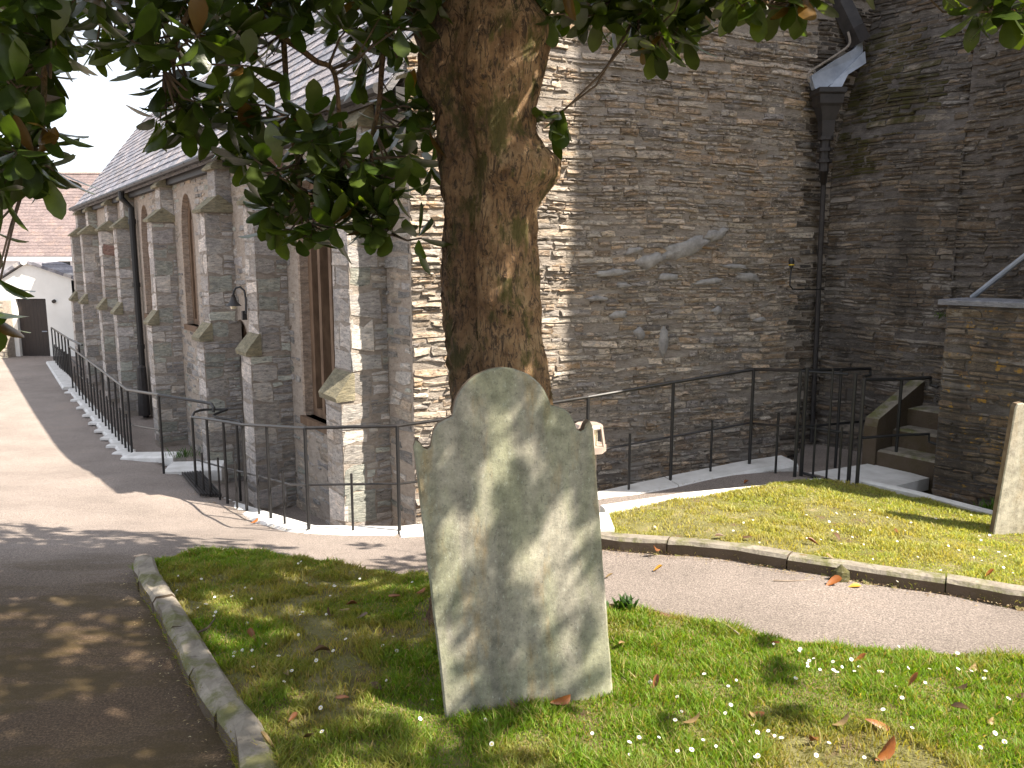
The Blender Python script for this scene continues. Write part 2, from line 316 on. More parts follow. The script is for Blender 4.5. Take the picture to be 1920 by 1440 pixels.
NV = Vector((-.576, .817, 0)).normalized(); WV = Vector((.817, .576, 0)).normalized(); UV = Vector((.936, .352, 0)).normalized()
MV = -NV; P0 = Vector((-.97, 7.75, 0)); UP = Vector((0, 0, 1))
Q0 = P0+UV*4.98
KT = [P(358,918,9.95),P(396,933,9.45),P(427,945,9.08),P(463,957,8.74),P(508,971,8.14),P(579,992,7.45),P(749,994,7.27),P(915,975,7.45),P(1100,934,7.6),P(1257,899,7.83),P(1405,869,8.05),P(1478,858,8.15)]
RA = [P(102,680,24.0), P(137,729,19.3), P(186,784,15.6), P(248,856,12.4)]
TRENCH = [(p.x+.22, p.y) for p in RA]+[(P(320,872,11.4).x, P(320,872,11.4).y), (P(372,900,10.3).x, P(372,900,10.3).y)]+[(p.x+.04, p.y+.16) for p in KT]+[(Q0.x, Q0.y+.3), (P0.x+2, P0.y+4), (-9, 26)]
HOLE = [(P(1655,925,7.3).x, P(1655,925,7.3).y), (P(1740,902,7.8).x, P(1740,902,7.8).y), (5, 7.0), (P(1838,962,6.7).x, P(1838,962,6.7).y)]
gx = np.concatenate([-np.geomspace(150, 17, 14), np.arange(-16.5, -6, .3), np.arange(-6, 6, .09), np.geomspace(6, 150, 16)])
gy = np.concatenate([-np.geomspace(120, 7, 10), np.arange(-6.5, 2, .5), np.arange(2, 14, .09), np.arange(14, 27, .22), np.geomspace(27, 300, 14)])
X, Y = np.meshgrid(gx, gy); Z = np.concatenate([gzv(X[i:i+1], Y[i:i+1]) for i in range(len(gy))])
tr = inpoly(X, Y, TRENCH); Z = np.where(tr, Z-.5, Z); Z = np.where(inpoly(X, Y, HOLE), Z-.45, Z)
dm = (X > -8) & (X < 6) & (Y > 1.5) & (Y < 14)
Z = Z+np.where(dm, .006*np.sin(X*3.1+Y*1.7)+.004*np.sin(X*7-Y*5), 0)
ny, nx = X.shape; idx = np.arange(ny*nx).reshape(ny, nx)
fc = np.stack([idx[:-1, :-1], idx[:-1, 1:], idx[1:, 1:], idx[1:, :-1]], -1).reshape(-1, 4)
g = mk('ground', np.stack([X, Y, Z], -1), fc, MAT['asphalt'], smooth=True); tag(g, kind='structure')

# ------------------------------------------------------------------ lawns
def dens(pts, st=.18):
    o = []
    for i in range(len(pts)-1):
        a, b = Vector(pts[i]), Vector(pts[i+1]); n_ = max(1, int((b-a).length/st)); o += [a.lerp(b, k/n_) for k in range(n_)]
    return o+[Vector(pts[-1])]
def catmull(pts, k=6):
    pts = [Vector(p) for p in pts]; o = []
    for i in range(len(pts)-1):
        a, b, c, d = pts[max(i-1, 0)], pts[i], pts[i+1], pts[min(i+2, len(pts)-1)]
        for j in range(k):
            t = j/k; o.append(.5*((2*b)+(c-a)*t+(2*a-5*b+4*c-d)*t*t+(3*b-a-3*c+d)*t**3))
    return o+[pts[-1]]
G = lambda x, y: onground(x, y)
LK = catmull([G(252,1072), G(262,1110), G(300,1180), G(345,1270), G(395,1360), G(440,1440), P(500,1640,2.2), P(560,1900,1.75)], 5)     # left kerb line (outer edge)
for q in LK: q.z = gz(q.x, q.y)
BK = catmull([G(252,1072), G(285,1056), G(350,1044), G(450,1042), G(560,1052), G(680,1072), G(790,1092), G(960,1118), G(1140,1150), G(1300,1178), G(1480,1208), G(1650,1228), G(1800,1240), G(1920,1252)], 4)
BK += [Vector((3.6, 3.0, 0)), Vector((6, 2.6, 0))]
LAWN1 = [(q.x, q.y) for q in LK[::-1]]+[(q.x, q.y) for q in BK]+[(7, -1), (-.3, -1)]
UK = catmull([G(1040,1020), G(1140,1032), G(1250,1042), G(1380,1056), G(1500,1076), G(1650,1098), G(1800,1122), G(1920,1144), P(2150,1190,4.4)], 5)  # foot of the upper kerb
EDG = [P(1128,967,6.65), P(1290,942,6.95), P(1410,930,7.1), P(1540,914,7.3)]
EDG2 = [P(1618,912,7.3), P(1720,936,7.0), P(1838,967,6.65), P(1960,1000,6.3)]
LAWN2 = [(q.x, q.y) for q in UK]+[(6.2, 4.2)]+[(q.x, q.y) for q in EDG2[::-1]]+[(q.x, q.y) for q in EDG[::-1]]+[(P(1040,985,6.6).x, P(1040,985,6.6).y)]
def dist_poly(x, y, poly):
    d = np.full(np.shape(x), 9.0)
    for i in range(len(poly)):
        (x1, y1), (x2, y2) = poly[i], poly[(i+1) % len(poly)]; L = (x2-x1)**2+(y2-y1)**2+1e-12
        t = np.clip(((x-x1)*(x2-x1)+(y-y1)*(y2-y1))/L, 0, 1); d = np.minimum(d, np.hypot(x-x1-t*(x2-x1), y-y1-t*(y2-y1)))
    return d
def lawn_h(x, y, which):
    x = np.asarray(x, float); y = np.asarray(y, float); poly = LAWN1 if which == 1 else LAWN2
    d = dist_poly(x, y, poly); base = gzv(x, y); h = .05 if which == 1 else .085
    top = base+h*np.clip(d/.16+.25, 0, 1)
    if which == 1: top += .05*np.exp(-((x+.1)**2+(y-4.2)**2)/.5)
    return top+.010*np.sin(x*5.3+y*2.1)+.008*np.sin(x*2.7-y*6.1)
for wch, poly in ((1, LAWN1), (2, LAWN2)):
    xs = [p[0] for p in poly]; ys = [p[1] for p in poly]; st = .07
    X, Y = np.meshgrid(np.arange(min(xs), min(max(xs), 7), st), np.arange(max(min(ys), -.5), max(ys)+st, st))
    ins = inpoly(X, Y, poly); Z = lawn_h(X, Y, wch); Z = np.where(ins, Z, gzv(X, Y)-.03)
    idx = np.arange(X.size).reshape(X.shape); q = np.stack([idx[:-1, :-1], idx[:-1, 1:], idx[1:, 1:], idx[1:, :-1]], -1).reshape(-1, 4)
    i_ = ins.ravel(); q = q[i_[q].sum(1) >= 2]
    used = np.unique(q); rm = -np.ones(X.size, int); rm[used] = np.arange(len(used))
    V = np.stack([X, Y, Z], -1).reshape(-1, 3)[used]
    tag(mk('front_lawn' if wch == 1 else 'upper_lawn', V, rm[q], MAT['soil'], smooth=True), kind='structure')

def grass(name, poly, wch, n, box, hmax, seed):
    r = np.random.default_rng(seed); x = r.uniform(box[0], box[1], n); y = box[2]+(box[3]-box[2])*r.random(n)**(1.25)
    zc = np.maximum(y, .8); keep = inpoly(x, y, poly) & (np.abs(x) < y*.72+.6); x = x[keep]; y = y[keep]
    # bare worn patches
    cl = np.array([nz(a*1.1, b*1.1, 3.3)+.5*nz(a*3.5, b*3.5, 8) for a, b in zip(x, y)])
    dtr = np.hypot(x+.05, (y-4.15)); bare = (cl > .34) | (dtr < .5)
    keep = ~(bare & (r.random(len(x)) < .8)); x, y, cl = x[keep], y[keep], cl[keep]
    z = np.concatenate([lawn_h(x[i:i+20000], y[i:i+20000], wch) for i in range(0, len(x), 20000)])-.004
    tuft = np.array([nz(a*6, b*6, 1.7) for a, b in zip(x, y)])
    h = hmax*(.35+.65*r.random(len(x)))*(1+.9*1.5*np.clip(tuft, -.4, .6)); wd = .0016+.0016*r.random(len(x)); wd = wd*(1+np.clip((y-3)*.22, 0, 1.2))
    a = r.uniform(0, 2*np.pi, len(x)); ln = h*(.25+.8*r.random(len(x))); bx, by = np.cos(a), np.sin(a)
    a2 = r.uniform(0, 2*np.pi, len(x)); sx_, sy_ = np.cos(a2)*wd, np.sin(a2)*wd
    V = np.zeros((len(x), 5, 3)); V[:, 0] = np.c_[x-sx_, y-sy_, z]; V[:, 1] = np.c_[x+sx_, y+sy_, z]
    V[:, 2] = np.c_[x+bx*ln*.3-sx_*.8, y+by*ln*.3-sy_*.8, z+h*.6]; V[:, 3] = np.c_[x+bx*ln*.3+sx_*.8, y+by*ln*.3+sy_*.8, z+h*.6]; V[:, 4] = np.c_[x+bx*ln, y+by*ln, z+h]
    i0 = np.arange(len(x))[:, None]*5; Fq = np.concatenate([i0+np.array([0, 1, 3]), i0+np.array([0, 3, 2]), i0+np.array([2, 3, 4])], 0)
    t = r.random(len(x)); base = np.where(t[:, None] < .72, np.array([.125, .22, .018]), np.where(t[:, None] < .88, np.array([.22, .24, .045]), np.array([.30, .24, .11])))
    dry = np.clip(cl*2.4+.12, 0, 1)[:, None]; base = base*(1-dry*.6)+np.array([.27, .21, .09])*dry*.6
    if wch == 2: base = base*.55+np.array([.40, .38, .15])*.5
    base = base*1.18*(.7+.6*r.random((len(x), 1))); cols = np.repeat(base, 5, 0)
    o = mk(name, V.reshape(-1, 3), Fq, MAT['grass'], cols=cols); tag(o, 'short green grass of the front lawn with worn brown patches' if wch == 1 else 'sunny yellow-green grass of the raised lawn', 'grass', kind='stuff')
grass('grass', LAWN1, 1, 620000, (-2.6, 4.2, 2.0, 6.2), .042, 11)
grass('grass', LAWN2, 2, 230000, (.0, 5.0, 4.2, 7.6), .03, 12)

# kerb stones --------------------------------------------------------
def kerb_run(root, line, w_in, h, mat, L=.62, up=0.0, sgn=1, b=.018, jit=.006, name='kerb_stone', sink=.25):
    """stones following a line; w_in to the right of travel (sgn=1)"""
    pts = dens([tuple(p) for p in line], .05); segs = []; acc = 0; cur = [pts[0]]; tgt = L
    for a, b_ in zip(pts, pts[1:]):
        acc += (b_-a).length; cur.append(b_)
        if acc > tgt: segs.append(cur); cur = [b_]; acc = 0; tgt = L*random.uniform(.8, 1.2)
    if len(cur) > 2: segs.append(cur)
    for sg in segs:
        n_ = max(2, min(8, len(sg)//2)); st = [sg[int(k*(len(sg)-1)/n_)] for k in range(n_+1)]
        st[0] = st[0].lerp(st[1], .03); st[-1] = st[-1].lerp(st[-2], .03); dzz = random.uniform(-.008, .008)
        V = []; 
        for i, p in enumerate(st):
            d = (st[min(i+1, n_)]-st[max(i-1, 0)]); d.z = 0; d.normalize(); r_ = Vector((d.y, -d.x, 0))*sgn
            z = gz(p.x, p.y)+up; j = lambda: random.uniform(-jit, jit)
            for (o_, zz) in ((0, -sink), (0+j(), h-b*1.3+dzz+j()), (b+j()*.5, h+dzz+j()*.5), (w_in*.5, h+dzz+.004+j()), (w_in-b, h+dzz+j()*.5), (w_in, h-b+dzz), (w_in, -sink)):
                V.append(p+r_*o_+Vector((0, 0, z-p.z+zz)))
        Fc = []
        for i in range(n_):
            for k in range(6): q = (i*7+k, i*7+k+1, (i+1)*7+k+1, (i+1)*7+k); Fc.append(q if sgn == 1 else q[::-1])
        Fc.append(tuple(range(7))[::-1] if sgn == 1 else tuple(range(7))); e = tuple(range(n_*7, n_*7+7)); Fc.append(e if sgn == 1 else e[::-1])
        mk(name, V, Fc, mat, root)
kb = thing('stone_kerb', LK[8], 'worn mossy stone kerb curving along the left edge of the front lawn', 'kerb')
kerb_run(kb, LK, .125, .10, MAT['kerbstone'], L=.5, sgn=-1, jit=.012)
kb2 = thing('stone_kerb', UK[10], 'pale stone kerb along the foot of the raised sunny lawn', 'kerb')
kerb_run(kb2, UK, .13, .10, MAT['kerbstone'], L=.85, sgn=-1, jit=.004)
kb3 = thing('concrete_plinth', KT[6], 'whitewashed concrete plinth under the black railing beside the church', 'plinth')
def off(pts, d): return [Vector((p.x, p.y-d, p.z)) for p in pts]
def ribbon(line, wl_, wr_, drop, name, mats, root=None, b=.02, solid=.3, side=None):
    V = []; n_ = len(line)
    for i, p in enumerate(line):
        d = (line[min(i+1, n_-1)]-line[max(i-1, 0)]); d.z = 0; d.normalize(); r_ = Vector((d.y, -d.x, 0))
        for (o_, zz) in ((-wl_, -solid), (-wl_, -b), (-wl_+b, 0), (wr_-b*1.5, -.005), (wr_, -b*2), (wr_, -solid)): V.append(p+r_*o_+Vector((0, 0, zz)))
    Fc = []
    for i in range(n_-1):
        for k in range(5): Fc.append((i*6+k, i*6+k+1, (i+1)*6+k+1, (i+1)*6+k))
    Fc.append(tuple(range(6))[::-1]); Fc.append(tuple(range((n_-1)*6, n_*6))); return mk(name, V, Fc, mats, root)
for a, b_ in ((0, 2), (2, 5), (5, 6), (6, 9), (9, 11)):
    ln = [p.copy() for p in KT[a:b_+1]]
    dv = (ln[-1]-ln[-2]).normalized(); ln[-1] = ln[-1]-dv*.012; rw = .13 if a < 6 else .2
    ribbon(dens([tuple(q) for q in ln], .3), .13, rw, 0, 'plinth_section', MAT['concrete'], kb3)
e1 = ribbon(dens([tuple(q+Vector((0, 0, .085))) for q in EDG], .3), .03, .06, 0, 'lawn_edging', MAT['concrete'], b=.008, solid=.2); tag(e1, 'pale concrete edging strip between the raised lawn and the railing path', 'edging')
e2 = ribbon(dens([tuple(q+Vector((0, 0, .07))) for q in EDG2], .3), .02, .05, 0, 'lawn_edging', MAT['concrete'], b=.008, solid=.5); tag(e2, 'pale edging strip running from the gate post behind the right headstone', 'edging')

# ------------------------------------------------------------------ stone walls
PAL = [(.31, .265, .215), (.27, .25, .23), (.35, .28, .215), (.23, .215, .205), (.34, .31, .27), (.29, .23, .175), (.26, .235, .205), (.39, .345, .295)]
PAL_ASH = [(.33, .30, .27), (.37, .335, .30), (.29, .27, .25), (.33, .30, .28), (.30, .30, .26)]
class Wall:
    """local (s, z) -> world on a plane; warp lets the courses wander"""
    def __init__(s, O, U, Nn, warp=.02): s.O = Vector(O); s.U = Vector(U).normalized(); s.N = Vector(Nn).normalized(); s.warp = warp; s.off = lambda a, z: 0.0
    def w(s, a, z, n_): 
        dz = s.warp*(nz(a*.9, z*1.2, 5)+.4*nz(a*3, z*3, 9))
        return s.O+s.U*a+UP*(z+dz)+s.N*(n_+s.off(a, z))
def stones(W, s0, s1, z0, z1, h=(.03, .085), asp=(2, 7), clip=None, pal=PAL, proud=(.004, .03), skip=.04, gap=.006, cb=None, fixed=None):
    """returns a list of stones (verts, faces, colour, rank)"""
    out = []; z = z0
    flip = W.U.cross(UP).dot(W.N) < 0
    while z < z1:
        hh = random.uniform(*h)*random.choice([.7, 1, 1, 1.25]); hh = min(hh, z1-z+.001) if z1-z > h[0]*.6 else z1-z
        if hh < .012: break
        s = s0-random.random()*.0
        while s < s1-.01:
            L = hh*random.uniform(*asp) if fixed is None else random.uniform(*fixed); L = max(L, .06)
            if s+L > s1-.07: L = s1-s
            c_s, c_z = s+L/2, z+hh/2
            if (clip is None or clip(c_s, c_z, L/2, hh/2)) and random.random() > skip:
                n_ = 8; g_ = gap*random.uniform(.6, 1.5); jx = min(.03, L*.12); jz = hh*.24
                out8 = [(s+g_, z+g_), (c_s, z+g_), (s+L-g_, z+g_), (s+L-g_, c_z), (s+L-g_, z+hh-g_), (c_s, z+hh-g_), (s+g_, z+hh-g_), (s+g_, c_z)]
                out8 = [(a+random.uniform(-jx, jx)*.6, b+random.uniform(-jz, jz)*(.5 if k % 4 == 1 else .8)) for k, (a, b) in enumerate(out8)]
                d = random.uniform(*proud); ta, tb = random.uniform(-.5, .5)*d, random.uniform(-.7, .5)*d
                V = [W.w(a, b, -.03) for a, b in out8]
                for a, b in out8:
                    fa, fb = (a-c_s)/(L/2), (b-c_z)/(hh/2); V.append(W.w(c_s+(a-c_s)*(1-min(.1, .012/L)), c_z+(b-c_z)*.86, max(.002, d*.7+ta*fa+tb*fb+random.uniform(-.25, .25)*d)))
                V.append(W.w(c_s+L*random.uniform(-.15, .15), c_z, d*1.1))
                Fc = []
                for k in range(8):
                    q = (k+1) % 8; Fc += [(k, q, 8+q, 8+k), (8+k, 8+q, 16)]
                if flip: Fc = [f[::-1] for f in Fc]
                col = Vector(random.choice(pal))*random.uniform(.66, 1.4)
                if cb: col = cb(c_s, c_z, col)
                m_ = 0
                if isinstance(col, tuple): col, m_ = col
                ce = W.w(c_s, c_z, 0); pr = proj(ce); vis = pr[2] > 0 and -40 < pr[0] < 1960 and -40 < pr[1] < 1480
                out.append((V, Fc, tuple(col), (L*hh/pr[2]**2*abs((ce-Vector((0, 0, EYE))).normalized().dot(W.N)) if vis else 0), m_))
            s += L
        z += hh
    return out
def emit(sts, parent, mats, name, massname, n_ind):
    sts = sorted(sts, key=lambda q: -q[3]); ind = [q for q in sts[:n_ind] if q[3] > 0]; rest = sts[len(ind):]
    ml = mats if isinstance(mats, list) else [mats]
    for V, Fc, col, r_, mi in ind: mk(name, V, Fc, ml[mi], parent, cols=np.array([col]*len(V)))
    if rest:
        b = MB()
        for V, Fc, col, r_, mi in rest: b.add(V, Fc, col, mi)
        o = b.build(massname, ml, parent, col=True); o['kind'] = 'stuff'
def flat(W, outline, holes, name, mat, parent, n_=0.0, thick=0):
    loops = [[Vector((a, b, 0)) for a, b in outline]]+[[Vector((a, b, 0)) for a, b in h] for h in holes]
    tri = tessellate_polygon(loops); pts = [q for l in loops for q in l]
    flip = W.U.cross(UP).dot(W.N) < 0
    V = [W.O+W.U*q.x+UP*q.y+W.N*n_ for q in pts]; Fc = []
    for t in tri:
        a, b, c = [V[i] for i in t]; f = tuple(t)
        if (b-a).cross(c-a).dot(W.N) < 0: f = f[::-1]
        Fc.append(f)
    if thick:
        k = len(V); V2 = [v-W.N*thick for v in V]; Fc += [tuple(i+k for i in f[::-1]) for f in Fc]; base = 0
        for l in loops:
            m_ = len(l)
            for i in range(m_):
                j = (i+1) % m_; Fc.append((base+i, base+j, base+j+k, base+i+k))
            base += m_
        V = V+V2
    return mk(name, V, Fc, mat, parent)

church = thing('church', (P0.x, P0.y, -1.3), 'long slate-rubble church with buttresses, lancet windows and a slate roof behind the tree', 'church')
# gable wall that faces the lawn
WG = Wall(P0, UV, -Vector((-UV.y, UV.x, 0)), .03)
gwall = [(0, -1.6), (5.75, -1.6), (5.75, 5.9), (1.85, 5.9), (0, 3.55)]
def ing(s, z, a, b): return z+b < 3.5+max(s-a, 0)*1.27
bw = flat(WG, gwall, [], 'gable_wall', MAT['mortar'], church, 0, .5)
def gcb(s, z, col):
    dmp = s > 4.62
    return (Vector(col)*(.62 if dmp else 1.0), 1 if dmp else 0)
G1 = stones(WG, 0, 5.7, -1.35, 5.9, (.022, .07), (1.5, 6), clip=ing, skip=.13, gap=.004, proud=(.002, .034), cb=gcb)
emit(G1, bw, [MAT['rubble'], MAT['rubble_dark']], 'rubble_stone', 'rubble_facing', 300)
for (px_, py_, wx_, wz_, tl) in ((1290,462,.34,.085,.30), (1222,488,.20,.07,.25), (1345,440,.14,.06,.4), (1150,512,.22,.04,.05), (1168,535,.10,.03,0), (1405,520,.20,.05,-.2), (1330,528,.24,.035,.1), (1255,520,.14,.04,0), (1190,470,.10,.035,.2), (1380,500,.16,.03,-.1), (1345,582,.07,.045,.3), (1245,640,.05,.16,0), (1200,625,.06,.08,.2), (1160,590,.10,.05,0), (1120,560,.12,.03,0), (1425,600,.10,.03,0)):
    d_ = 7.0
    while (P(px_, py_, d_)-WG.O).dot(WG.N) > .03: d_ += .01
    cc_ = P(px_, py_, d_); V = []; nn_ = 16
    for rg, dp_ in ((1.0, .004), (.8, .020), (.0, .026)):
        if rg == 0: V.append(cc_+WG.N*dp_); continue
        for k in range(nn_):
            a = 2*math.pi*k/nn_; q_ = rg*(1+.55*nz(math.cos(a)*1.6+px_, math.sin(a)*1.6, py_)+.25*nz(math.cos(a)*5+px_, math.sin(a)*5, py_)); x_, z_ = math.cos(a)*wx_*q_, math.sin(a)*wz_*q_
            V.append(cc_+WG.U*(x_*math.cos(tl)-z_*math.sin(tl))+UP*(x_*math.sin(tl)+z_*math.cos(tl))+WG.N*(dp_ if rg < 1 else -.02))
    mk('mortar_patch', V, [(k, (k+1) % nn_, nn_+(k+1) % nn_, nn_+k) for k in range(nn_)]+[(nn_+k, nn_+(k+1) % nn_, 2*nn_) for k in range(nn_)], MAT['patch'], bw, smooth=True)
# nave side wall, buttresses, windows
WN = Wall(P0, NV, Vector((-WV.x, -WV.y, 0)), .02)
EAVE = 3.30; TE = 21.2
def lancet(t, w_, z0, zs, z1, n_=5):
    L = [(t-w_/2, z0), (t+w_/2, z0), (t+w_/2, zs)]
    for k in range(1, n_): f = k/n_; L.append((t+w_/2*(1-f**1.6), zs+(z1-zs)*math.sin(f*math.pi/2)**.9))
    L.append((t, z1))
    for k in range(n_-1, 0, -1): f = k/n_; L.append((t-w_/2*(1-f**1.6), zs+(z1-zs)*math.sin(f*math.pi/2)**.9))
    return L+[(t-w_/2, zs)]
WINS = [(2.35, 1.15, -.38, 2.1, 2.75, 'w'), (5.55, .85, -1.1, .15, .70, 'd'), (8.45, .8, .42, 2.1, 2.78, 'w'), (12.1, .8, .42, 2.1, 2.78, 'w'), (19.3, .8, .42, 2.1, 2.72, 'w')]
holes = [lancet(*q[:5])[::-1] for q in WINS]
nw = flat(WN, [(0, -2.6), (TE, -2.6), (TE, EAVE), (0, EAVE)], holes, 'nave_wall', MAT['harl'], church)
def inn(s, z, a, b):
    for q in WINS:
        if abs(s-q[0]) < q[1]/2+a+.1 and q[2]-.1 < z < q[4]+.12: return False
    return True
emit(stones(WN, .02, 12.5, -2.0, 3.25, (.06, .14), (1.8, 4), clip=inn, skip=.35, proud=(.002, .02), pal=PAL_ASH+PAL[:3], gap=.012), nw, MAT['ashlar'], 'wall_stone', 'wall_facing', 70)
for q in WINS:
    lo = lancet(*q[:5]); a, w_, z0, zs, z1, ty = q
    fr = flat(WN, lo, [lancet(a, w_-.24, z0+.10, zs, z1-.16)[::-1]], 'window_frame' if ty == 'w' else 'door_frame', MAT['brownstone'], church, -.10, .25)
    flat(WN, lo, [], 'window_pane' if ty == 'w' else 'door_leaf', MAT['glass'] if ty == 'w' else MAT['door'], fr, -.24, .01)
    rv = flat(WN, [(x_*1+(x_-a)*.12, z_) for x_, z_ in lo], [lo[::-1]], 'window_surround', MAT['ashlar'], church, .008, .35)
    ca = rv.data.color_attributes.new('Col', 'FLOAT_COLOR', 'POINT'); ca.data.foreach_set('color', np.tile([.34, .26, .20, 1], len(rv.data.vertices)).astype(np.float32))
    if ty == 'w':
        for k in ((-.17, .17) if w_ > 1 else (0,)):
            b = MB(); c0 = WN.O+WN.U*(a+k-.04)-WN.N*.24+UP*(z0+.08); b.bevbox(c0, WN.U*.08, WN.N*.16, UP*(zs-z0+.15), .01); b.build('mullion', MAT['brownstone'], fr)
        b = MB(); b.box(WN.O+WN.U*(a-w_/2-.06)-WN.N*.28+UP*(z0-.10), WN.U*(w_+.12), WN.N*.34, UP*.1); b.build('sill', MAT['brownstone'], fr)
def tX(Xp):
    a = (960-Xp)/1518; return (P0.y*a+P0.x)/(-NV.x-NV.y*a)*1.0
BX = [725, 538, 440, 332, 259, 227, 188, 163]
for bi, bx in enumerate(BX):
    t0 = tX(bx) if bi else .52
    if bi == 7: t0 = TE-.6
    th = .41; NS = -NV; core = MB()
    def seg(z0, z1, d, z1b=None):                          # core block with optional sloped top back to the wall
        o = P0+NV*t0+UP*z0; core.box(o-WN.N*.05, NV*th, WN.N*(d+.05), UP*(z1-z0), (.33, .29, .25))
    D1, D2, D3 = .53, .41, .23; Z1, Z2, Z3 = (.22, 2.15, 2.9) if bi == 0 else (.40, 2.32, 2.95)
    seg(-2.4, Z1, D1); seg(Z1, Z2, D2); seg(Z2, Z3, D3)
    bt = core.build('buttress', MAT['mortar'], church, col=True)
    for (zc_, d_lo, d_hi, hh) in ((Z1, D1, D2, .26), (Z2, D2, D3, .26), (Z3, D3, 0.0, .34)):
        V = []; e = .045 if zc_ != Z1 else .02; prf = ((d_hi-.02, zc_-.02), (d_lo+.06, zc_-.02), (d_lo+.07, zc_+.03), (d_hi, zc_+hh), (d_hi-.02, zc_+hh)) if zc_ == Z1 else ((-.02, zc_-.01), (d_lo+.06, zc_-.01), (d_lo+.07, zc_+.03), (d_hi*.9, zc_+hh), (-.02, zc_+hh*.36 if zc_ == Z2 else zc_+hh))
        for tt in (t0-e, t0+th+e):
            o = P0+NV*tt
            for (dd, zz) in prf: V.append(o+WN.N*dd+UP*(zz+random.uniform(-.008, .008)))
        Fc = [tuple(range(5)), tuple(range(5, 10))[::-1]]+[((k+1) % 5, k, 5+k, 5+(k+1) % 5) for k in range(5)]
        mk('weathering_stone', V, Fc, MAT['drip'], bt, cols=np.array([(.36, .34, .28)]*10))
    near = bi < 5
    # side face seen from the lawn: quoins at the outer edge, rubble towards the wall
    for (z0, z1, d) in ((-1.9, Z1-.03, D1), (Z1+.02, Z2-.02, D2), (Z2+.10, Z3-.03, D3)):
        WS = Wall(P0+NV*t0, -WN.N*-1, -NV, .006); WFf = Wall(P0+NV*t0+WN.N*d, NV, WN.N, .004)
        z = z0; k = 0; fac = []; quo = []; 
        while z < z1-.05:
            hh = min(random.uniform(.2, .34), z1-z); hh = z1-z if z1-z-hh < .1 else hh
            ql = min(d, (.34 if k % 2 else .24)+random.uniform(-.03, .05)); pal = PAL_ASH+([(.25, .15, .12)] if random.random() < .12 else [])
            a = stones(WS, d-ql, d, z+.002, z+hh, (hh, hh), (1, 1), pal=pal, proud=(.004, .010), skip=0, gap=.004, fixed=(9, 9)); quo += a
            if d-ql > .06: fac += stones(WS, .0, d-ql, z, z+hh, (.05, .1) if near else (.12, .2), (1.5, 4), proud=(.002, .016), skip=.08, gap=.005, pal=PAL_ASH+[(.27, .25, .23), (.23, .215, .205)])
            quo += stones(WFf, 0, th, z+.002, z+hh, (hh, hh), (1, 1), pal=[(.42, .37, .33), (.38, .34, .31)], proud=(.004, .008), skip=0, gap=.004, fixed=(9, 9) if k % 2 else (.2, .36))
            z += hh; k += 1
        emit(quo, bt, MAT['ashlar'], 'ashlar_block', 'ashlar_facing', 26 if near else 8)
        if fac: emit(fac, bt, MAT['ashlar'], 'rubble_stone', 'rubble_facing', 8 if bi < 3 else 0)
# nave roof
RP = math.atan2(2.9, 2.25); SL = math.hypot(2.9, 2.25)
rU = NV; rS = (WV*2.25+UP*2.9).normalized(); rN = (UP*2.25-WV*2.9).normalized()
E0 = P0-WV*.26+UP*(EAVE-.20)-NV*(-.02)
b = MB(); b.box(E0-rN*.06, rU*(TE+.25), rS*(SL+.12), rN*.055, (.2, .2, .2)); rf = b.build('roof', MAT['slate'], church, col=True)
b = MB(); b.box(E0+rS*(SL+.12)-rN*.06, rU*(TE+.25), (WV*2.25-UP*2.9), rN*.03, (.2, .2, .2)); b.build('far_roof_slope', MAT['slate'], church, col=True)
sl_ = []; row = 0; q = -.03
while q < SL+.0:
    t = -random.random()*.2
    gh = .20
    while t < TE+.2:
        wd = .26 if t < 12 else .5
        t1 = max(t, 0); t2 = min(t+wd, TE+.25)
        if t2-t1 > .05:
            li = random.uniform(0, .006); o = E0+rU*(t1+.003)+rS*(q+random.uniform(-.006, .006)); V = []
            for (aa, bb, cc) in ((0, 0, .012+li), (1, 0, .012+li), (1, gh+.05, 0), (0, gh+.05, 0)): V.append(o+rU*(aa*(t2-t1-.006))+rS*bb+rN*(cc+.004))
            V += [v+rN*.009 for v in V]
            col = Vector(random.choice([(.30, .30, .33), (.25, .26, .29), (.36, .34, .35), (.28, .27, .28)]))*random.uniform(.85, 1.15)
            pr = proj(V[0]); vis = pr[2] > 0 and 540 < pr[0] < 800 and 0 < pr[1] < 260
            sl_.append((V, [(4, 5, 6, 7), (0, 1, 5, 4), (1, 2, 6, 5), (3, 0, 4, 7)], tuple(col), 1/pr[2]**2 if vis else 0, 0))
        t += wd
    q += gh; row += 1
emit(sl_, rf, MAT['slate'], 'slate', 'slate_courses', 160)
b = MB(); b.box(P0-WV*.02+UP*(EAVE-.32), NV*(TE+.1), -WV*.10, UP*.2); b.build('eaves_board', MAT['cast_iron'], church)
b = MB(); b.tube([P0-WV*.30+UP*(EAVE-.16), P0+NV*(TE+.2)-WV*.30+UP*(EAVE-.16)], .055, 8); gt = b.build('gutter', MAT['cast_iron'], church)
for k in range(26):
    b = MB(); o = P0+NV*(.4+k*.82)-WV*.30+UP*(EAVE-.16); b.tube([o+UP*.07+WV*.1, o-UP*.0-WV*.065, o-UP*.065], .009, 4); b.build('gutter_bracket', MAT['cast_iron'], gt)
b = MB(); td = 12.85; o = P0+NV*td-WV*.30
b.tube([o+UP*(EAVE-.2), o+UP*(EAVE-.35), o+WV*.18+UP*(EAVE-.55), o+WV*.18+UP*(-2.0)], .065, 10); dp = b.build('downpipe', MAT['iron'], church)
for zz in (2.4, 1.0, -.4): b = MB(); b.tube([o+WV*.18+UP*zz, o+WV*.18+UP*(zz+.1)], .085, 10); b.build('pipe_collar', MAT['iron'], dp)
